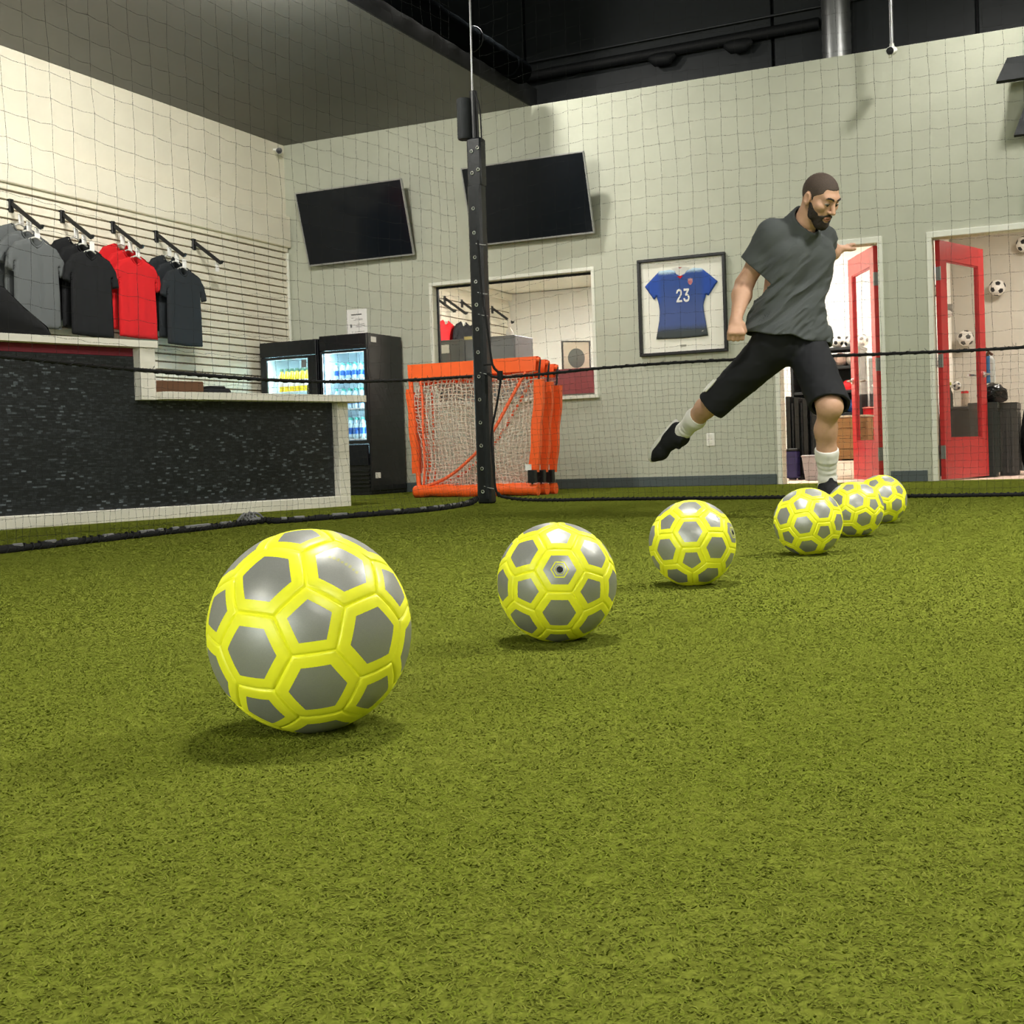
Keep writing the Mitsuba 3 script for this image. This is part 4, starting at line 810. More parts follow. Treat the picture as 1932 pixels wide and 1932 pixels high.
for k in range(4): add('board', box(-2.52, -2.14, 13.10, 13.13, .20 + k * .106, .20 + k * .106 + .102, .002), M_WOOD, parent=wc)
add('side', box(-2.52, -2.49, 13.131, 13.45, .2, .62), M_WOOD, parent=wc); add('side', box(-2.17, -2.14, 13.131, 13.45, .2, .62), M_WOOD, parent=wc); add('lid', box(-2.53, -2.13, 13.09, 13.46, .625, .645, .003), mat('crate_lid', (.55, .48, .36), .6), parent=wc)
add('foot', cat_([box(-2.51, -2.47, 13.12, 13.44, 0, .199), box(-2.19, -2.15, 13.12, 13.44, 0, .199)]), M_WOOD, parent=wc)
rg = cloth(sg.box(-.22, -.13, .22, .13).buffer(.03), .03, .045, .03, 77, 9); rg = place(rg, (-2.30, 12.98, .075), [1, 0, 0], [0, .75, .66]); add('folded_cloth', rg, mat('beige_cloth', (.52, .44, .35), .9), smooth=True, label='pale crumpled cloth on the floor in front of the wooden crate', cat='cloth')
for k in range(4):
    t = thing('folded_table', ['black folded table leaning in the left doorway, leftmost', 'black folded table leaning in the left doorway, second', 'black folded table leaning in the left doorway, third', 'black folded table leaning in the left doorway, nearest the standing leg'][k], 'table', 'folded tables in the left store room')
    x = -2.98 + k * .095
    add('top', box(x, x + .035, 13.2 - .03 * k, 13.70, .05, .87 - .015 * k, .006), M_BLACKMATTE if k % 2 else M_BLACK, parent=t); add('edge', box(x - .004, x + .039, 13.19 - .03 * k, 13.199 - .03 * k, .05, .87 - .015 * k), M_BLACK, parent=t)
    add('leg', tube([(x + .05, 13.25, .06), (x + .05, 13.25, .80)], .012, 8), mat('leg_grey', (.10, .105, .11), .4, metal=.4) if k == 0 else 'mat_leg_grey', parent=t); add('foot', box(x, x + .06, 13.22, 13.30, 0, .05), M_BLACK, parent=t)
cr = thing('grey_bin', 'small grey plastic tub on the floor behind the standing leg', 'tub')
add('tub', place(trimesh.convex.convex_hull(np.array([(sx * w, sy * w, z) for z, w in ((0, .085), (.24, .11)) for sx in (-1, 1) for sy in (-1, 1)])), (-2.64, 12.9, .0), [1, 0, 0], [0, 1, 0]), mat('tub_grey', (.33, .32, .33), .5), parent=cr); add('rim', box(-2.755, -2.525, 12.785, 13.015, .235, .255, .005), 'mat_tub_grey', parent=cr)
bx = thing('blue_crate', 'dark blue crate low in the left doorway', 'crate'); add('shell', box(-2.98, -2.84, 13.0, 13.14, .02, .30, .01), mat('crate_blue', (.025, .022, .10), .5), parent=bx); add('lip', box(-2.985, -2.835, 12.995, 13.145, .30, .325, .004), M_BLACK, parent=bx)
# seen through the glass of the left door
gc = thing('grey_cabinet', 'grey metal cabinet seen through the glass of the left door', 'cabinet')
add('case', box(-2.28, -1.93, 14.15, 14.55, .0, 1.28, .006), mat('cabinet_grey', (.12, .13, .14), .5), parent=gc); add('door_panel', box(-2.27, -1.94, 14.138, 14.149, .75, 1.26, .003), 'mat_cabinet_grey', parent=gc); add('paper', box(-2.17, -2.03, 14.134, 14.137, .84, 1.16), M_PAPER, parent=gc); add('knob', tube([(-2.24, 14.138, .98), (-2.24, 14.115, .98)], .012, 8), M_CHROME, parent=gc)
for k, (z0, z1) in enumerate(((.30, .52), (.525, .74))):
    t = thing('red_case', ['lower red storage case seen through the left door glass', 'upper red storage case seen through the left door glass'][k], 'case'); add('shell', box(-2.285, -1.90, 13.72, 14.12, z0 if k else .0, z1, .01), M_TRED, parent=t); add('rim', box(-2.29, -1.895, 13.712, 13.72, z1 - .014, z1 - .004), mat('case_rim', (.55, .30, .24), .5) if not k else 'mat_case_rim', parent=t)
# right room: bins, bags, balls on the wall, black box
def bin_(x0, x1, y0, y1, h, label, m):
    t = thing('trash_bin', label, 'bin'); cx, cy, wx, wy = (x0 + x1) / 2, (y0 + y1) / 2, (x1 - x0) / 2, (y1 - y0) / 2
    P = lambda z, s: [(cx + sx * wx * s, cy + sy * wy * s, z) for sx in (-1, 1) for sy in (-1, 1)]
    add('body', trimesh.convex.convex_hull(np.array(P(0.0, .84) + P(h - .06, 1.0))), m, parent=t); add('rim', trimesh.convex.convex_hull(np.array(P(h - .059, 1.06) + P(h, 1.06))), m, parent=t)
    add('rib', cat_([box(x, x + .018, y0 - .004, y0 + .02, .03, h - .09) for x in np.linspace(x0 + .03, x1 - .05, 3)]), m, parent=t)
    add('side_rib', cat_([box(x1 - .02, x1 + .006, y, y + .03, .04, h - .09) for y in np.linspace(y0 + .04, y1 - .07, 3)]), m, parent=t)
    return t
M_BIN1, M_BIN2, M_BAG = mat('bin_green', (.030, .038, .032), .55), mat('bin_grey', (.085, .082, .076), .6), mat('bin_bag', (.008, .008, .009), .3)
bin_(-1.13, -.88, 12.62, 12.95, .70, 'dark green trash bin right of the right red door', M_BIN1)
bin_(-.91, -.73, 13.0, 13.62, .70, 'grey ribbed trash bin behind the dark green bin', M_BIN2)
def blob(c, s, m, key, label, cat, amp=.12, fr=3.0, seed=0):
    o = trimesh.creation.icosphere(4, 1.0); d = meshkit.fbm(o.vertices * fr + seed * 7.3, 3) - .5; v = o.vertices * (1 + amp * 2 * d)[:, None] * np.array(s); v[:, 2] = np.maximum(v[:, 2], -s[2] * .72); o.vertices = v + np.array(c)
    return add(key, o, m, smooth=True, label=label, cat=cat)
blob((-.93, 12.86, .775), (.135, .15, .105), M_BAG, 'black_bag', 'black bag bulging from the top of the trash bins', 'bag', .22, 2.5)
blob((-.655, 13.3, .30), (.06, .16, .34), M_BAG, 'black_bag', 'black bag hanging down at the right side of the bins', 'bag', .2, 3, 4)
wb = thing('spray_bottle', 'blue and white tall bottle standing on the bins by the door handle', 'bottle')
m = lathe([(0, 0), (.052, 0), (.055, .02), (.055, .21), (.03, .25), (.0, .25)], 16); m.apply_translation((-.945, 12.70, .885)); add('body', m, mat('bottle_blue', mikit.proc(lambda p, n, uv: mix((.04, .22, .50), (.62, .66, .66), smoothstep(-.935, -.93, p.x))), .4), parent=wb, smooth=40)
m = cat_([box(-.005, .005, -.03, .03, 0, .0)] if 0 else [tube([(-.96, 12.69, 1.135), (-.945, 12.70, 1.175), (-.91, 12.70, 1.145)], [.022, .02, .012], 8)]); add('spray_head', m, M_BROWN, parent=wb)
kb = thing('black_box', 'tall black storage box seen through the glass of the right door', 'box'); add('shell', box(-1.44, -.98, 13.3, 13.7, .0, .66, .012), M_BLACKFAB, parent=kb); add('lid', box(-1.45, -.97, 13.29, 13.71, .661, .69, .008), M_BLACK, parent=kb)
cb_ = thing('dark_bottle', 'dark green bottle with a yellow neck on the black box', 'bottle'); m = lathe([(0, 0), (.028, 0), (.028, .13), (.012, .17), (.012, .20), (0, .20)], 14); m.apply_translation((-1.375, 13.42, .691)); add('body', m, mat('bottle_dark', (.02, .03, .022), .3), parent=cb_, smooth=40)
m = lathe([(.0, .25), (.014, .25), (.014, .195), (.0, .195)], 12); m.apply_translation((-1.375, 13.42, .691)); add('neck', m, mat('neck_yellow', (.30, .33, .05), .4), parent=cb_)
vs_ = thing('pale_jar', 'pale jar with a red lid on the black box', 'jar'); m = lathe([(0, 0), (.035, 0), (.04, .02), (.036, .13), (0, .13)], 16); m.apply_translation((-1.235, 13.42, .691)); add('body', m, mat('jar_tan', (.48, .38, .28), .5), parent=vs_, smooth=40); m = lathe([(0, .155), (.034, .155), (.037, .131), (0, .131)], 16); m.apply_translation((-1.235, 13.42, .691)); add('lid', m, M_TRED, parent=vs_)
DK = [((-1.33, 13.40, .84), .05, 'tiny black and white ball above the bottles on the wall')]
# black and white balls mounted on the walls of the right room
WB = [((-1.0, 14.90, 2.018), .088, (.5, .2, 0), 'black and white ball decoration on the beige wall right of the red door'),
      ((-.71, 14.90, 2.467), .088, (.1, .9, .3), 'black and white ball decoration high on the beige wall at the right edge'),
      ((-1.345, 14.88, 1.485), .088, (.9, .2, .4), 'black and white ball decoration at the inner edge of the right door glass'),
      ((-1.455, 13.15, 1.845), .060, (.2, .4, 1.1), 'upper black and white ball in the right door glass'),
      ((-1.445, 13.15, 1.13), .05, (.8, .1, .2), 'black and white ball just under the net rope in the right door glass'),
      ((-1.31, 13.4, .90), .045, (.3, .6, .2), 'tiny black and white ball above the bottles in the right door glass')]
for p, R, rv, lab in WB:
    b = bwball(p, R, rv, lab, None, 'wall_ball')
    y1 = 14.999 if p[1] > 14 else None
    if y1: add('mount', tube([(p[0], p[1] + R * .9, p[2]), (p[0], y1, p[2])], .012, 8), M_BLACK, parent=b)
    else: add('mount', tube([(p[0] - R * .9, p[1], p[2]), (-1.499, p[1] + .02, p[2])], .008, 6), M_WHITE, parent=b)
ph = thing('photo_print', 'small grey picture of a ball pinned inside the right door glass', 'picture'); add('sheet', box(-1.40, -1.30, 13.145, 13.15, 1.58, 1.70), mat('print_grey', mikit.proc(lambda p, n, uv: mi.Color3f(.22, .22, .20) * (.6 + .8 * fbm(p.x * 30, 3.0, p.z * 30)))), parent=ph); m = trimesh.creation.icosphere(2, .04); m.apply_scale([1, .12, 1]); m.apply_translation((-1.345, 13.143, 1.60)); add('ball_image', m, M_BW, parent=ph, smooth=True); add('pin', tube([(-1.499, 13.147, 1.69), (-1.36, 13.147, 1.69)], .003, 5), M_BLACK, parent=ph)

# ------------------------------------------------------------------ office behind the window
M_OFFICE = mat('office_white', (.74, .74, .69), .7, spec=.2)
add('wall_office', box(-8.1, -4.16, 17.4, 17.5, 0, 2.79), M_OFFICE, kind='structure', label='pale rear wall of the office behind the window')
add('wall_office', box(-8.26, -8.101, YB + .141, 17.5, 0, 2.79), M_CREAM, kind='structure', label='left wall of the office behind the window')
add('groove_board', box(XL + .001, XL + .012, 12.4, 17.38, 1.2, 2.62), M_MDF, parent='wall_office_001')
slo = mikit.ply(box(XL + .006, XL + .030, 12.4, 17.38, 0, .100, .0025), M_SLAT)
for k in range(12): add('slat', {**slo, 'to_world': T().translate([0, 0, 2.52 - .115 * k])}, None, parent='wall_office_001')
add('header', box(XL + .001, XL + .075, 12.4, 17.38, 2.69, 2.789, .006), M_CREAM, parent='wall_office_001')
t = thing('unseen_room_light', 'unseen ceiling light of the office behind the window', 'light'); x, y, lx = -6.0, 14.3, .5  # out of view, placed to brighten the office walls
add('housing', box(x - lx / 2 - .02, x + lx / 2 + .02, y - .42, y + .42, 2.783, 2.797), M_WHITE, parent=t)
q = np.array([[x - lx / 2, y - .4, 2.78], [x - lx / 2, y + .4, 2.78], [x + lx / 2, y + .4, 2.78], [x + lx / 2, y - .4, 2.78]])
add('diffuser', trimesh.Trimesh(q, [[0, 1, 2], [0, 2, 3]], process=False), M_WHITE, parent=t, emitter={'type': 'area', 'radiance': rgb(58, 55, 50)})
for i, (y, m, col) in enumerate(((14.93, M_TRED, 'red'), (15.27, M_TBLACK, 'black'), (15.78, M_TBLACK, 'black'), (16.75, None, ''))):
    t = thing('display_arm', [f'black display arm with red shirt inside the window, leftmost', 'black display arm with black shirt inside the window', 'black display arm inside the window, left of the post', 'bare black display arm inside the window, right of the post'][i], 'display arm', 'display arms inside the window')
    for nm, me in zip(('bar', 'bracket', 'stop'), arm_mesh()):
        me = me.copy(); me.apply_translation((XL + .012, y, 2.52)); add(nm, me, M_BLACK, parent=t)
    if m:
        s = thing('t_shirt', f'{col} T-shirt hanging inside the window, {["at its left edge", "next to the red one", "just left of the post"][i]}', 'shirt'); at = (XL + .22 + .09 * (i % 2), y, 2.30)
        cmesh = cloth(tee_poly(.25), .025, .03, .02, 60 + i, 16, .16); add('body', place(cmesh, (at[0], y, at[2] - .125), [0, 1, 0], [0, 0, 1]), m, parent=s, smooth=True)
        for nm, me in (('hanger_hook', HK), ('hanger_bar', HB)): add(nm, place(me, (at[0], y, at[2] - .03), [0, 1, 0], [-1, 0, 0]), M_CLEAR, parent=s, smooth=True)
gl = thing('grey_cabinet', 'wide grey metal cabinet inside the window behind the goals', 'cabinet')
M_LOCK = mat('locker_grey', (.125, .13, .14), .5)
add('case', box(-7.25, -5.985, 13.0, 13.5, .0, 1.715, .008), M_LOCK, parent=gl); add('door_panel', box(-7.24, -6.62, 12.985, 12.999, .06, 1.69, .004), M_LOCK, parent=gl); add('door_panel', box(-6.61, -5.995, 12.985, 12.999, .06, 1.69, .004), M_LOCK, parent=gl)
add('label_plate', box(-6.92, -6.82, 12.98, 12.984, 1.56, 1.66), M_PAPER, parent=gl); add('label_plate', box(-6.62, -6.52, 12.98, 12.984, 1.70, 1.735), mat('tag_yellow', (.55, .48, .22), .6), parent=gl)
wb_ = thing('white_object', 'small bright white object on top of the grey cabinet', 'ornament'); m = lathe([(0, 0), (.035, .0), (.045, .04), (.03, .08), (.014, .10), (.022, .14), (.016, .20), (0, .21)], 12); m.apply_translation((-6.12, 13.15, 1.716)); add('bright_body', m, M_ROOMW, parent=wb_, smooth=True); add('stand', box(-6.17, -6.07, 13.1, 13.2, 1.7155, 1.718), M_WHITE, parent=wb_)  # shape chosen for a small bright white spot above the cabinet
so = thing('red_cabinet', 'low dull red cabinet inside the window at its right edge', 'cabinet')
M_SOFA = mat('cabinet_red', (.27, .060, .070), .7)
add('case', box(-5.66, -4.75, 13.0, 13.5, .0, 1.27, .006), M_SOFA, parent=so); add('lower_panel', box(-5.65, -4.76, 12.985, 12.999, .30, 1.01, .003), mat('panel_olive', (.15, .14, .12), .7), parent=so); add('top', box(-5.68, -4.73, 12.98, 13.52, 1.271, 1.29, .003), M_SOFA, parent=so)
pc = thing('picture_frame', 'thin dark picture frame with a grey oval standing on the red cabinet', 'picture')
th = math.radians(-42); ex = np.array([math.cos(th), -math.sin(th) * 1.0, 0]); W = lambda m: place(m, (-5.46, 13.10, 1.2905), ex, [0, 0, 1])
add('frame', W(cat_([box(0, .34, .31, .325, -.01, .01), box(0, .015, 0, .31, -.01, .01), box(.325, .34, 0, .31, -.01, .01), box(0, .34, 0, .012, -.01, .01)])), mat('frame_grey', (.09, .10, .10), .5), parent=pc); add('sheet', W(box(.015, .325, .012, .31, -.006, .004)), M_CREAM, parent=pc)
m = trimesh.creation.icosphere(3, 1.0); m.apply_scale([.10, .11, .004]); m.apply_translation((.17, .13, .008)); add('oval', W(m), mat('oval_grey', (.16, .18, .17), .7), parent=pc, smooth=True)
cu = thing('curtain_track', 'pale vertical blind strips on the rear wall of the office', 'blind')
for x in (-6.62, -6.28, -6.05): add('strip', box(x, x + .035, 17.36, 17.395, .1, 2.78, .004), mat('blind', (.36, .36, .32), .7) if x == -6.62 else 'mat_blind', parent=cu)

# ------------------------------------------------------------------ the player: signed distance shapes meshed by surface nets
def snet(fn, lo, hi, h):
    lo, hi = np.array(lo, float), np.array(hi, float); ax = [np.arange(lo[k], hi[k] + h, h) for k in range(3)]
    P = np.stack(np.meshgrid(*ax, indexing='ij'), -1); f = fn(P).astype(np.float32); ins = f < 0; sh = np.array(f.shape)
    acc = np.zeros((*(sh - 1), 4), np.float32); edges = []
    for a in range(3):
        sl0 = [slice(None)] * 3; sl1 = [slice(None)] * 3; sl0[a] = slice(0, -1); sl1[a] = slice(1, None); f0, f1 = f[tuple(sl0)], f[tuple(sl1)]
        c = np.argwhere((f0 < 0) != (f1 < 0)); v0, v1 = f0[tuple(c.T)], f1[tuple(c.T)]; t = v0 / (v0 - v1); p = c.astype(np.float32); p[:, a] += t
        b, d = [k for k in range(3) if k != a]; q = []
        for ob in (0, -1):
            for od in (0, -1):
                cc = c.copy(); cc[:, b] += ob; cc[:, d] += od; q.append(cc); ok = ((cc >= 0) & (cc < sh - 1)).all(1); np.add.at(acc, tuple(cc[ok].T), np.c_[p[ok], np.ones(ok.sum(), np.float32)])
        edges.append((c, v0 < 0, q, a))
    m = acc[..., 3] > 0; idx = -np.ones(m.shape, int); idx[m] = np.arange(m.sum()); V = acc[m]; V = lo + V[:, :3] / V[:, 3:] * h; F = []
    for c, neg, q, a in edges:
        ok = np.all([((x >= 0) & (x < sh - 1)).all(1) for x in q], 0); i = [idx[tuple(x[ok].T)] for x in q]; n = neg[ok]
        if a == 1: n = ~n
        Q = np.stack([i[0], i[1], i[3], i[2]], 1); Q = np.where(n[:, None], Q[:, ::-1], Q); F += [Q[:, [0, 1, 2]], Q[:, [0, 2, 3]]]
    m = trimesh.Trimesh(V, np.vstack(F), process=False)
    if m.volume < 0: m.faces = m.faces[:, ::-1]
    return m
def cone(P, a, b, ra, rb):
    a, b = np.array(a, float), np.array(b, float); d = b - a; t = np.clip(((P - a) @ d) / (d @ d + 1e-12), 0, 1); return np.linalg.norm(P - a - t[..., None] * d, axis=-1) - (ra + (rb - ra) * t)
def ell(P, c, r): q = (P - np.array(c)) / np.array(r); k = np.linalg.norm(q, axis=-1); return (k - 1) * min(r) * (1 + .0 * k)
def smin(*ds, k=.03):
    o = ds[0]
    for d in ds[1:]: h = np.clip(.5 + .5 * (d - o) / k, 0, 1); o = d * (1 - h) + o * h - k * h * (1 - h)
    return o
def smax(a, b, k=.01): return -smin(-a, -b, k=k)
def unit(v): v = np.array(v, float); return v / np.linalg.norm(v)
def wob(P, e, g, fe, fg, seed): return meshkit.fbm(np.stack([P @ np.array(e) * fe, P @ np.array(g) * fg, P @ np.cross(e, g) * fe * .8 + seed * 5.3], -1), 3) - .5

HEAD, NECK = np.array([-1.183, 6.087, 1.518]), np.array([-1.272, 6.150, 1.425])
RSH, LSH, REL, RWR, RFI = map(np.array, ((-1.415, 6.087, 1.371), (-1.240, 6.365, 1.375), (-1.569, 6.115, 1.150), (-1.583, 5.990, .968), (-1.576, 5.955, .885)))
LEL, LWR, LFI = map(np.array, ((-1.247, 6.575, 1.335), (-1.228, 6.715, 1.362), (-1.205, 6.815, 1.392)))
CHEST, WAIST, PELV = map(np.array, ((-1.318, 6.200, 1.27), (-1.378, 6.209, 1.043), (-1.382, 6.205, .874)))
RHIP, LHIP, RKN, RAN = map(np.array, ((-1.452, 6.165, .835), (-1.300, 6.240, .835), (-1.745, 6.195, .590), (-2.000, 6.420, .445)))
LKN, LAN = np.array([-1.165, 6.050, .530]), np.array([-1.213, 6.210, .165])
FACE = np.array([.82, -.57, 0.0]); LAT = np.array([.57, .82, 0.0])        # the way the chest faces; towards his left
IMR, UP = np.array([.906, .421, 0.0]), np.array([0, 0, 1.0])

pl = thing('person', 'bearded man in a grey T-shirt and black knee-length shorts kicking at the row of balls', 'person')
M_SKIN = mat('skin', mikit.proc(lambda p, n, uv: mix((.45, .255, .165), (.53, .325, .22), fbm(p.x * 40, p.y * 40, p.z * 40, 3))), .5, spec=.35)
# ---- head
HU0 = unit([0.0, 0.0, 1.0]); pit = math.radians(35); fh = unit([.87, -.49, 0]); HF = fh * math.cos(pit) - UP * math.sin(pit); HX = unit(np.cross(HF, UP)); HUP = np.cross(HX, HF); rl_ = math.radians(6); HX, HUP = HX * math.cos(rl_) - HUP * math.sin(rl_), HUP * math.cos(rl_) + HX * math.sin(rl_)
HB = np.stack([HX, HF, HUP], 1)
def to_head(P): return (P - HEAD) @ HB
def from_head(p): return HEAD + HB @ np.array(p, float)
HS = .955
def head_sdf(p):
    x, y, z = p[..., 0], p[..., 1], p[..., 2]; q = np.stack([np.abs(x), y, z], -1)
    d = ell(p, (0, -.014, .030), (.077, .098, .091)); d = smin(d, ell(p, (0, .030, -.045), (.058, .060, .066)), k=.035)
    d = smin(d, cone(q, (.0, .074, -.100), (.014, .070, -.100), .020, .018), k=.025); d = smin(d, ell(q, (.046, .054, -.014), (.024, .026, .022)), k=.02)
    d = smin(d, cone(q, (0, .083, .034), (.038, .070, .034), .014, .012), k=.02)
    d = smax(d, -ell(q, (.033, .100, .014), (.020, .020, .013)), k=.012)
    d = smin(d, ell(q, (.032, .0715, .0125), (.0165, .0160, .0145)), k=.004)
    d = smin(d, cone(p, (0, .086, .024), (0, .112, -.026), .0075, .0115), k=.010); d = smin(d, ell(q, (.0115, .099, -.030), (.0085, .011, .008)), k=.006)
    d = smin(d, ell(q, (.007, .0835, -.0605), (.016, .0105, .0060)), k=.004); d = smin(d, ell(q, (.004, .0825, -.0735), (.016, .0105, .0070)), k=.004)
    d = smax(d, -cone(q, (0, .100, -.0665), (.022, .088, -.068), .0045, .003), k=.003)
    e = np.stack([q[..., 0], (y + .012) * .97 + (z) * .22, z - (y + .012) * .22], -1); ear = smax(ell(e, (.082, .0, -.004), (.012, .021, .033)), -ell(e, (.092, .004, .0), (.010, .012, .020)), k=.006)
    d = smin(d, ear, k=.008)
    nb = to_head(NECK[None])[0]; d = smin(d, cone(p, (0, -.030, -.05), nb, .054, .060), k=.03)
    return d
head = snet(lambda P: head_sdf(P), (-.105, -.13, -.20), (.105, .14, .135), .0026); head.vertices = HEAD + (head.vertices * HS) @ HB.T
def hair_sdf(p):
    x, y, z = p[..., 0], p[..., 1], p[..., 2]; line = np.where(y > .0, .012 + .80 * y - .16 * np.clip(np.abs(x) - .02, 0, .04), .012 + .95 * y)
    line = np.minimum(line, np.where((y > -.004) & (y < .020) & (np.abs(x) > .05), -.03, 9.0)); line = np.maximum(line, np.where(y > .055, .072, -9.))
    return smax(ell(p, (0, -.014, .030), (.0785, .0998, .0930)), (line - z) * .7, k=.004)
hair = snet(hair_sdf, (-.09, -.13, -.11), (.09, .10, .135), .003); hair.vertices = HEAD + (hair.vertices * HS) @ HB.T
def beard_sdf(p):
    x, y, z = p[..., 0], p[..., 1], p[..., 2]; q = np.stack([np.abs(x), y, z], -1); ax = np.abs(x)
    d = smin(ell(p, (0, .030, -.045), (.0615, .0630, .073)), cone(q, (.0, .074, -.108), (.016, .066, -.108), .026, .024), k=.03); d = smin(d, cone(q, (.061, .012, -.02), (.056, .03, -.075), .012, .016), k=.02)
    top = np.where(y > .062, -.058 - .0 * y, -.012 - .75 * np.clip(y - .012, 0, .06)); m = (z - top) * .75
    d = smax(d, m, k=.006); mouth = ell(q, (0, .092, -.068), (.027, .030, .0185)); d = smax(d, -mouth, k=.006); d = smax(d, -(y + .002), k=.004)
    mu = cone(q, (.003, .0925, -.047), (.030, .0765, -.062), .0058, .0062); mu = smin(mu, cone(q, (.030, .0765, -.062), (.034, .070, -.085), .006, .008), k=.01)
    d = smin(d, mu, k=.006); d = d + .0022 * (meshkit.fbm(p * 320, 2) - .5) * 2
    return d
beard = snet(beard_sdf, (-.085, -.02, -.16), (.085, .12, .02), .0024); beard.vertices = HEAD + (beard.vertices * HS) @ HB.T
# ---- limbs and hidden torso of the one body
def calf(P, k, a, bk, r0=.048, rc=.050, ra=.036):
    m = k + (a - k) * .30 + bk * .018; return smin(cone(P, k, m, r0, rc), cone(P, m, k + (a - k) * .62 + bk * .008, rc, .046), cone(P, k + (a - k) * .62 + bk * .008, a, .046, ra), k=.03)
LBK, RBK = -FACE, unit([-.35, .39, .48])
def lleg(P): return smin(calf(P, LKN, LAN, LBK), cone(P, LHIP, LKN, .080, .056), ell(P, LKN + FACE * .02, (.05, .05, .055)), k=.03)
def rleg(P): return smin(calf(P, RKN, RAN, RBK), cone(P, RHIP, RKN, .080, .056), k=.03)
def rarm(P):
    w = unit(RWR - REL); m = REL + w * .07
    d = smin(cone(P, RSH, RSH + (REL - RSH) * .45, .054, .050), cone(P, RSH + (REL - RSH) * .45, REL, .050, .040), cone(P, REL, m, .041, .044), cone(P, m, RWR, .044, .027), k=.03)
    return smin(d, rfist(P), k=.014)
HD = unit(RFI - RWR); HN = unit(np.cross(HD, [.55, .25, .1])); HN = HN if HN @ [.3, -1, 0] > 0 else -HN; HSD = np.cross(HN, HD)   # knuckle direction, back of the hand, across the hand
def rfist(P):
    k0 = RWR + HD * .075; d = smin(cone(P, RWR, RWR + HD * .025, .026, .027), *[cone(P, RWR + HD * .02 + HSD * (s * .6), k0 + HSD * s + HN * .004, .017, .0135) for s in (-.029, -.010, .010, .029)], k=.012)
    for i, s in enumerate((-.031, -.0105, .0105, .031)):
        L = (.90, 1.0, .97, .84)[i]; a = k0 + HSD * s + HN * .003; b = a + HD * .020 * L - HN * .028 * L; c = b - HD * .026 * L - HN * .010; e = c - HD * .006 + HN * .016
        d = smin(d, smin(cone(P, a, b, .0118, .0108), cone(P, b, c, .0106, .0098), cone(P, c, e, .0096, .009), k=.004), k=.0045)
    t0 = RWR + HD * .026 + HSD * .030 - HN * .004; t1 = t0 + HD * .024 + HSD * .012 - HN * .018; t2 = t1 + HD * .022 - HSD * .012 - HN * .018; t3 = t2 + HD * .006 - HSD * .020 - HN * .002
    return smin(d, smin(cone(P, t0, t1, .016, .0125), cone(P, t1, t2, .0122, .011), cone(P, t2, t3, .0108, .009), k=.006), k=.007)
LD = unit(LFI - LWR); LN = unit(np.array([-.1, -.25, 1.0]) - LD * (LD @ np.array([-.1, -.25, 1.0]))); LS = np.cross(LN, LD)
def larm(P):
    d = smin(cone(P, LSH, LEL, .052, .041), cone(P, LEL, LEL + (LWR - LEL) * .4, .041, .042), cone(P, LEL + (LWR - LEL) * .4, LWR, .042, .027), k=.03)
    h = smin(cone(P, LWR, LWR + LD * .03, .025, .024), *[cone(P, LWR + LD * .02 + LS * s * .6, LWR + LD * .078 + LS * s, .016, .0115) for s in (-.027, -.009, .009, .027)], k=.012)
    for i, s in enumerate((-.029, -.010, .010, .029)):
        L = (.072, .085, .080, .062)[i]; u = unit(LD + LS * s * 3.2 + LN * (.10 - .05 * i)); a = LWR + LD * .078 + LS * s; b = a + u * L * .5; c = b + unit(u - LN * .22) * L * .5
        h = smin(h, smin(cone(P, a, b, .0105, .0095), cone(P, b, c, .0093, .0078), k=.003), k=.004)
    t0 = LWR + LD * .026 - LS * .028; t1 = t0 + LD * .026 - LS * .026 - LN * .012; t2 = t1 + LD * .030 - LS * .008 - LN * .006; h = smin(h, smin(cone(P, t0, t1, .015, .012), cone(P, t1, t2, .0115, .009), k=.005), k=.007)
    return smin(d, h, k=.014)
def torso(P): return smax(shirt_out(P) + .022, torso_in(P), k=.01)
def torso_in(P): return smin(cone(P, RSH, LSH, .055, .055), cone(P, CHEST - LAT * .07, WAIST - LAT * .05, .095, .09), cone(P, CHEST + LAT * .07, WAIST + LAT * .05, .095, .09), cone(P, WAIST, PELV, .10, .085), cone(P, CHEST + UP * .05, NECK, .08, .055), cone(P, PELV - LAT * .05, RHIP, .082, .078), cone(P, PELV + LAT * .05, LHIP, .082, .078), k=.05)
def bounds(*ps, m=.10): p = np.array(ps); return p.min(0) - m, p.max(0) + m
M_HAIR = mat('buzz_hair', mikit.proc(lambda p, n, uv: mix((.030, .022, .017), (.085, .060, .045), noise(p.x * 700, p.y * 700, p.z * 700))), .8); M_BEARD = mat('beard', mikit.proc(lambda p, n, uv: mix((.010, .008, .006), (.035, .024, .018), noise(p.x * 600, p.y * 600, p.z * 600))), .8)
add('hair', hair, M_HAIR, parent=pl, smooth=True, label='close-cropped dark hair'); add('beard', beard, M_BEARD, parent=pl, smooth=True, label='full dark beard')
hm_ = lambda m: trimesh.Trimesh(HEAD + (np.array(m.vertices) * HS) @ HB.T, m.faces, process=False)
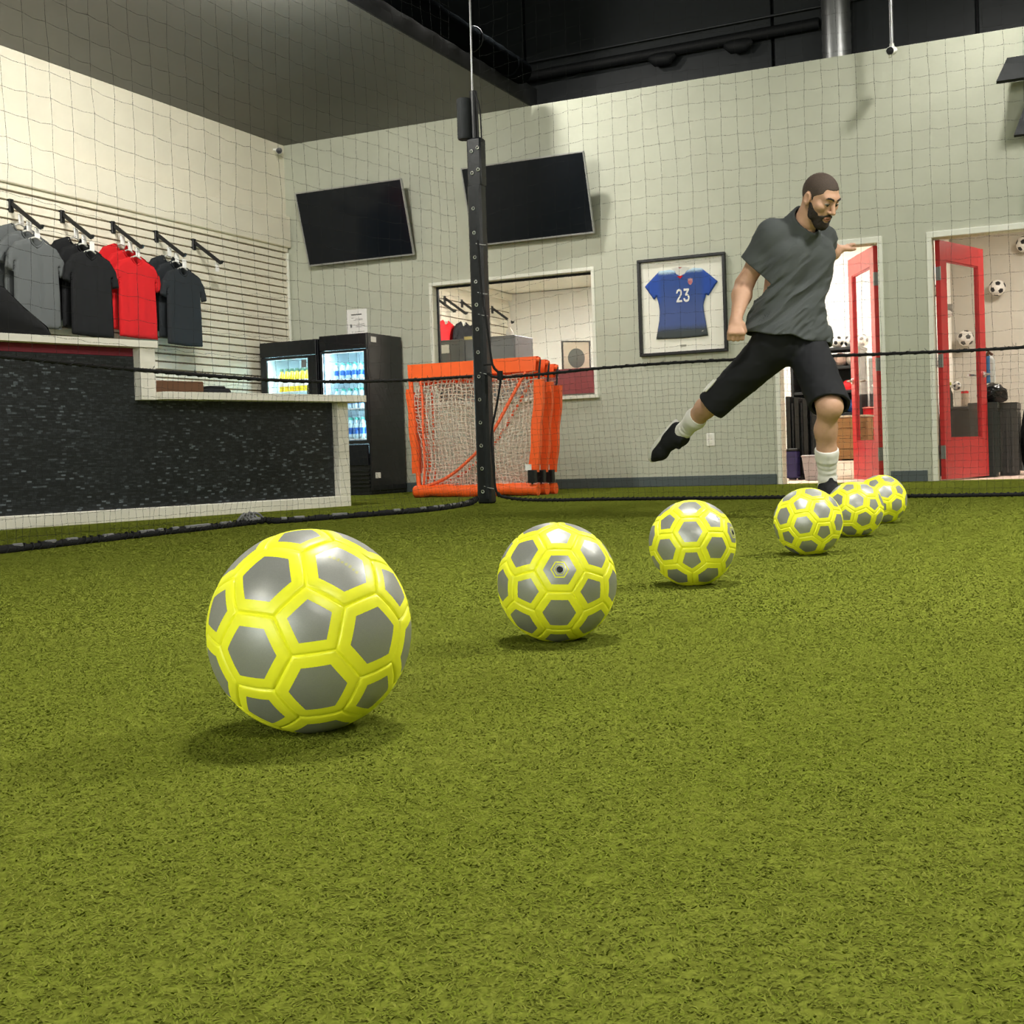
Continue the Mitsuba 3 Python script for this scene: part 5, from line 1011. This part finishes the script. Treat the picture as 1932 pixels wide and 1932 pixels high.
for s in (-1, 1):
    bp = [(s * .013, .0985, .0325), (s * .026, .0965, .0395), (s * .038, .0865, .0395), (s * .049, .073, .031)]
    add('eyebrow', hm_(tube(catmull(bp, 5), [.003] + [.0043] * 10 + [.0034] * 4 + [.002], 8)), M_BEARD, parent=pl, smooth=True)
    # downcast eyes: dark slit of lashes with a hint of eye
    ev = trimesh.creation.icosphere(3, .0120); ev.apply_scale([1.2, 1, .72]); ev.apply_translation((s * .032, .0772, .0085)); ey = add('eye', hm_(ev), mat('eye_white', (.50, .46, .42), .3) if s < 0 else 'mat_eye_white', parent=pl, smooth=True)
    iv = trimesh.creation.icosphere(2, .0062); iv.apply_translation((s * .031, .0845, .0045)); add('iris', hm_(iv), M_BLACK, parent=ey, smooth=True)
    lv = catmull([(s * .018, .0855, .0100), (s * .026, .0905, .0108), (s * .036, .0895, .0100), (s * .047, .081, .0065)], 5); add('lashes', hm_(tube(lv, .0019, 6)), M_BEARD, parent=ey, smooth=True)
add('lips', hm_(cat_([tube(catmull([(-.021, .086, -.067), (-.010, .0925, -.0605), (0, .0938, -.062), (.010, .0925, -.0605), (.021, .086, -.067)], 5), .0042, 8), tube(catmull([(-.018, .087, -.0695), (0, .0925, -.0745), (.018, .087, -.0695)], 6), .0048, 8)])), mat('lips', (.36, .155, .12), .45), parent=pl, smooth=True)
er = trimesh.creation.icosphere(2, .0042); er.apply_translation((-.0865, .004, -.034)); add('earring', hm_(er), M_CHROME, parent=pl, smooth=True, label='small bright ear stud')
# ---- T-shirt
FE, FG = unit(IMR * .80 + UP * .60), unit(-IMR * .60 + UP * .80)
HEMN = unit(UP + IMR * .16); HEMP = np.array([-1.40, 6.205, .872])
SLV_R = RSH + (REL - RSH) * .66; SLV_L = LSH + (LEL - LSH) * .45
def shirt_out(P):
    d = smin(cone(P, RSH - UP * .012, LSH - UP * .012, .066, .064), cone(P, CHEST - LAT * .095 + FACE * .01, WAIST - LAT * .066, .104, .098), cone(P, CHEST + LAT * .085 + FACE * .01, WAIST + LAT * .066, .104, .098),
             cone(P, WAIST - LAT * .070, PELV - LAT * .090, .099, .140), cone(P, WAIST + LAT * .060, PELV + LAT * .080, .099, .140), cone(P, CHEST + UP * .05, NECK, .080, .062), k=.055)
    nk = unit(HEAD - NECK); d = smin(d, cone(P, NECK - nk * .05, NECK + nk * .034, .092, .073), k=.03)
    d = smin(d, cone(P, RSH + UP * .0, SLV_R + unit(REL - RSH) * .06, .072, .078), cone(P, LSH, SLV_L + unit(LEL - LSH) * .06, .068, .066), k=.045)
    w = wob(P, FE, FG, 3.2, 15, 1); low = np.clip((1.34 - P[..., 2]) / .25, .25, 1); d = d - .072 * low * (np.abs(w) * -2 + .32) - .012 * wob(P, FE, FG, 7, 24, 2) * low
    return d
def shirt(P):
    o = shirt_out(P); d = smax(o, -(o + .014), k=.002); d = smax(d, (HEMP - P) @ HEMN + .006 * np.sin((P @ IMR) * 34), k=.004)
    ra = unit(REL - RSH); d = smax(d, np.where(np.linalg.norm(P - SLV_R, axis=-1) < .16, (P - SLV_R) @ unit(ra + IMR * -.25), -1), k=.003); la = unit(LEL - LSH); d = smax(d, np.where(np.linalg.norm(P - SLV_L, axis=-1) < .14, (P - SLV_L) @ la, -1), k=.003)
    nk = unit(HEAD - NECK); d = smax(d, (P - NECK - nk * .022) @ unit(nk + FACE * .55), k=.003); return smax(d, -cone(P, NECK - nk * .06, NECK + nk * .10, .063, .067), k=.004)
pieces = [head, snet(rarm, *bounds(RSH, REL, RWR, RFI, m=.085), .0036), snet(larm, *bounds(LSH, LEL, LWR, LFI + LD * .1, m=.08), .0036), snet(lleg, *bounds(LHIP, LKN, LAN, m=.09), .006), snet(rleg, *bounds(RHIP, RKN, RAN, m=.09), .006), snet(torso, *bounds(RSH, LSH, NECK, PELV, RHIP, LHIP, m=.14), .012)]
add('body', cat_(pieces), M_SKIN, parent=pl, smooth=True, label='light skin of head, arms and legs')
M_SHIRT = mat('grey_tee', (.054, .062, .061), .88)
ts = add('t_shirt', snet(shirt, *bounds(RSH, LSH, SLV_R, SLV_L, NECK, PELV - UP * .02, m=.135), .0048), M_SHIRT, parent=pl, smooth=True, label='dark heather grey short-sleeved T-shirt')
# ---- shorts
M_SHORTS = mat('black_shorts', (.0055, .0065, .0085), .8)
RK2, LK2 = RKN + unit(RKN - RHIP) * .035, LHIP + (LKN - LHIP) * 1.0
def shorts_out(P):
    d = smin(cone(P, PELV - LAT * .070 + UP * .06, PELV + LAT * .056 + UP * .06, .100, .100), cone(P, PELV - LAT * .07, PELV + LAT * .07, .115, .115), k=.04)
    rl = cone(P, RHIP - UP * .01, RK2, .106, .080); ll = cone(P, LHIP - UP * .01, LK2 + FACE * .010, .104, .090); d = smin(d, smin(rl, ll, k=.03), k=.04)
    return d - .020 * (wob(P, unit(RKN - RHIP), UP, 5, 14, 4)) - .010 * wob(P, IMR, UP, 16, 12, 6)
def shorts(P):
    o = shorts_out(P); d = smax(o, -(o + .015), k=.002); d = smax(d, P[..., 2] - .955, k=.004)
    ra = unit(RKN - RHIP); d = smax(d, np.where(np.linalg.norm(P - RK2, axis=-1) < .16, (P - RK2 - ra * .012) @ ra, -1), k=.003); la = unit(unit(LKN - LHIP) - IMR * .25); return smax(d, np.where(np.linalg.norm(P - LK2, axis=-1) < .17, (P - LK2) @ la, -1), k=.003)
sh_ = add('shorts', snet(shorts, *bounds(RHIP, LHIP, RK2, LK2, PELV + UP * .08, m=.13), .0055), M_SHORTS, parent=pl, smooth=True, label='black knee-length shorts')
ra = unit(RKN - RHIP); side = unit(np.cross(ra, FACE)); side = side if side @ IMR < 0 else -side
sp_ = [RHIP + (RK2 - RHIP) * t + side * (.113 - .035 * t + .003) + UP * .010 for t in (.74, .84, .94)]
add('side_stripe', cat_([tube([p + FACE * o_ for p in sp_], [.004, .0075, .005], 8) for o_ in (-.010, .008)]), M_PAPER, parent=sh_, smooth=True, label='white stripe at the outer knee')
# ---- socks and shoes
M_SOCK = mat('white_sock', (.70, .69, .65), .9)
def sock(k, a, bk, top, name):
    k0 = k + (a - k) * top; ax = unit(a - k)
    def f(P):
        t = (P - k) @ ax; d = smin(calf(P, k, a, bk), cone(P, a - ax * .02, a + ax * .03, .037, .038), k=.02) - .0040 - .0012 * np.sin(t * 170 + 2 * np.sin(t * 40)) - .003 * wob(P, np.array([1, 0, 0.]), np.array([0, 0, 1.]), 10, 30, 8); return smax(d, (k0 - P) @ ax, k=.004)
    add('sock', snet(f, *bounds(k0, a + ax * .03, m=.075), .0042), M_SOCK, parent=pl, smooth=True, label=name)
sock(LKN, LAN, LBK, .55, 'white ribbed sock of the standing leg'); sock(RKN, RAN, RBK, .52, 'white sock of the raised leg')
M_SHOE = mat('black_shoe', (.0055, .0065, .008), .8); M_SOLE = mat('white_sole', (.66, .65, .60), .6)
def shoe(ank, d, up, L, name):
    d = unit(d); up = unit(up - d * (up @ d)); s = np.cross(up, d); heel = ank - up * .075 - d * .055        # heel: sole level, back end
    pt = lambda u, v, w=0: heel + d * u + up * v + s * w
    def f(P):
        q = np.stack([(P - heel) @ d, (P - heel) @ s, (P - heel) @ up], -1)
        o = smin(cone(q, (.036, 0, .036), (.10, 0, .040), .036, .040), cone(q, (.10, 0, .040), (L - .075, .004, .030), .042, .044), cone(q, (L - .075, .004, .030), (L - .030, .0, .020), .043, .028), k=.03)
        o = smin(o, cone(q, (.045, 0, .05), (.053, 0, .098), .037, .043), cone(q, (.075, 0, .06), (.115, 0, .055), .036, .034), k=.03); o = smin(o, cone(q, (.100, 0, .085), (.098, 0, .118), .018, .010), k=.015)
        o = smax(o, .012 - q[..., 2], k=.004); o = smax(o, q[..., 2] - .125, k=.006)
        return o
    sh = add('shoe', snet(f, *bounds(pt(0, 0), pt(L, 0), pt(.05, .12), m=.055), .0042), M_SHOE, parent=pl, smooth=True, label=name)
    N = 40; V = []; a = np.linspace(0, 2 * math.pi, N + 1)[:-1]
    for vz, sc in ((.0, .94), (.004, 1.0), (.020, 1.0), (.022, .96)):
        for t in a:
            u = L / 2 + L / 2 * math.cos(t) * 1.01; wd = (.034 + .013 * smooth01((u - .06) / .11)) * 1.02; V.append(pt(u, vz + .010 * smooth01((u - L + .06) / .06), (wd + .001) * sc * math.copysign(abs(math.sin(t)) ** .75, math.sin(t))))
    F = []
    for r in range(3):
        for i in range(N): j = (i + 1) % N; F += [[r * N + i, r * N + j, r * N + N + j], [r * N + i, r * N + N + j, r * N + N + i]]
    V += [pt(L / 2, 0), pt(L / 2, .022)]; F += [[4 * N, (i + 1) % N, i] for i in range(N)] + [[4 * N + 1, 3 * N + i, 3 * N + (i + 1) % N] for i in range(N)]
    add('sole', trimesh.Trimesh(np.array(V), F, process=False), M_SOLE, parent=sh, smooth=40)
def smooth01(t): t = min(max(t, 0), 1); return t * t * (3 - 2 * t)
LFD = unit([.46, -.86, -.26]); shoe(LAN - UP * .01, LFD, unit(UP * 1.0 + np.array([.46, -.86, 0]) * .27), .275, 'black slip-on shoe of the standing foot')
RDV = unit([-.70, .20, -.69]); shoe(RAN + RDV * .035, RDV + unit([.35, -.39, -.48]) * .10, unit(unit([.35, -.39, -.48]) + IMR * .45), .270, 'black slip-on shoe of the raised foot with a white sole edge')
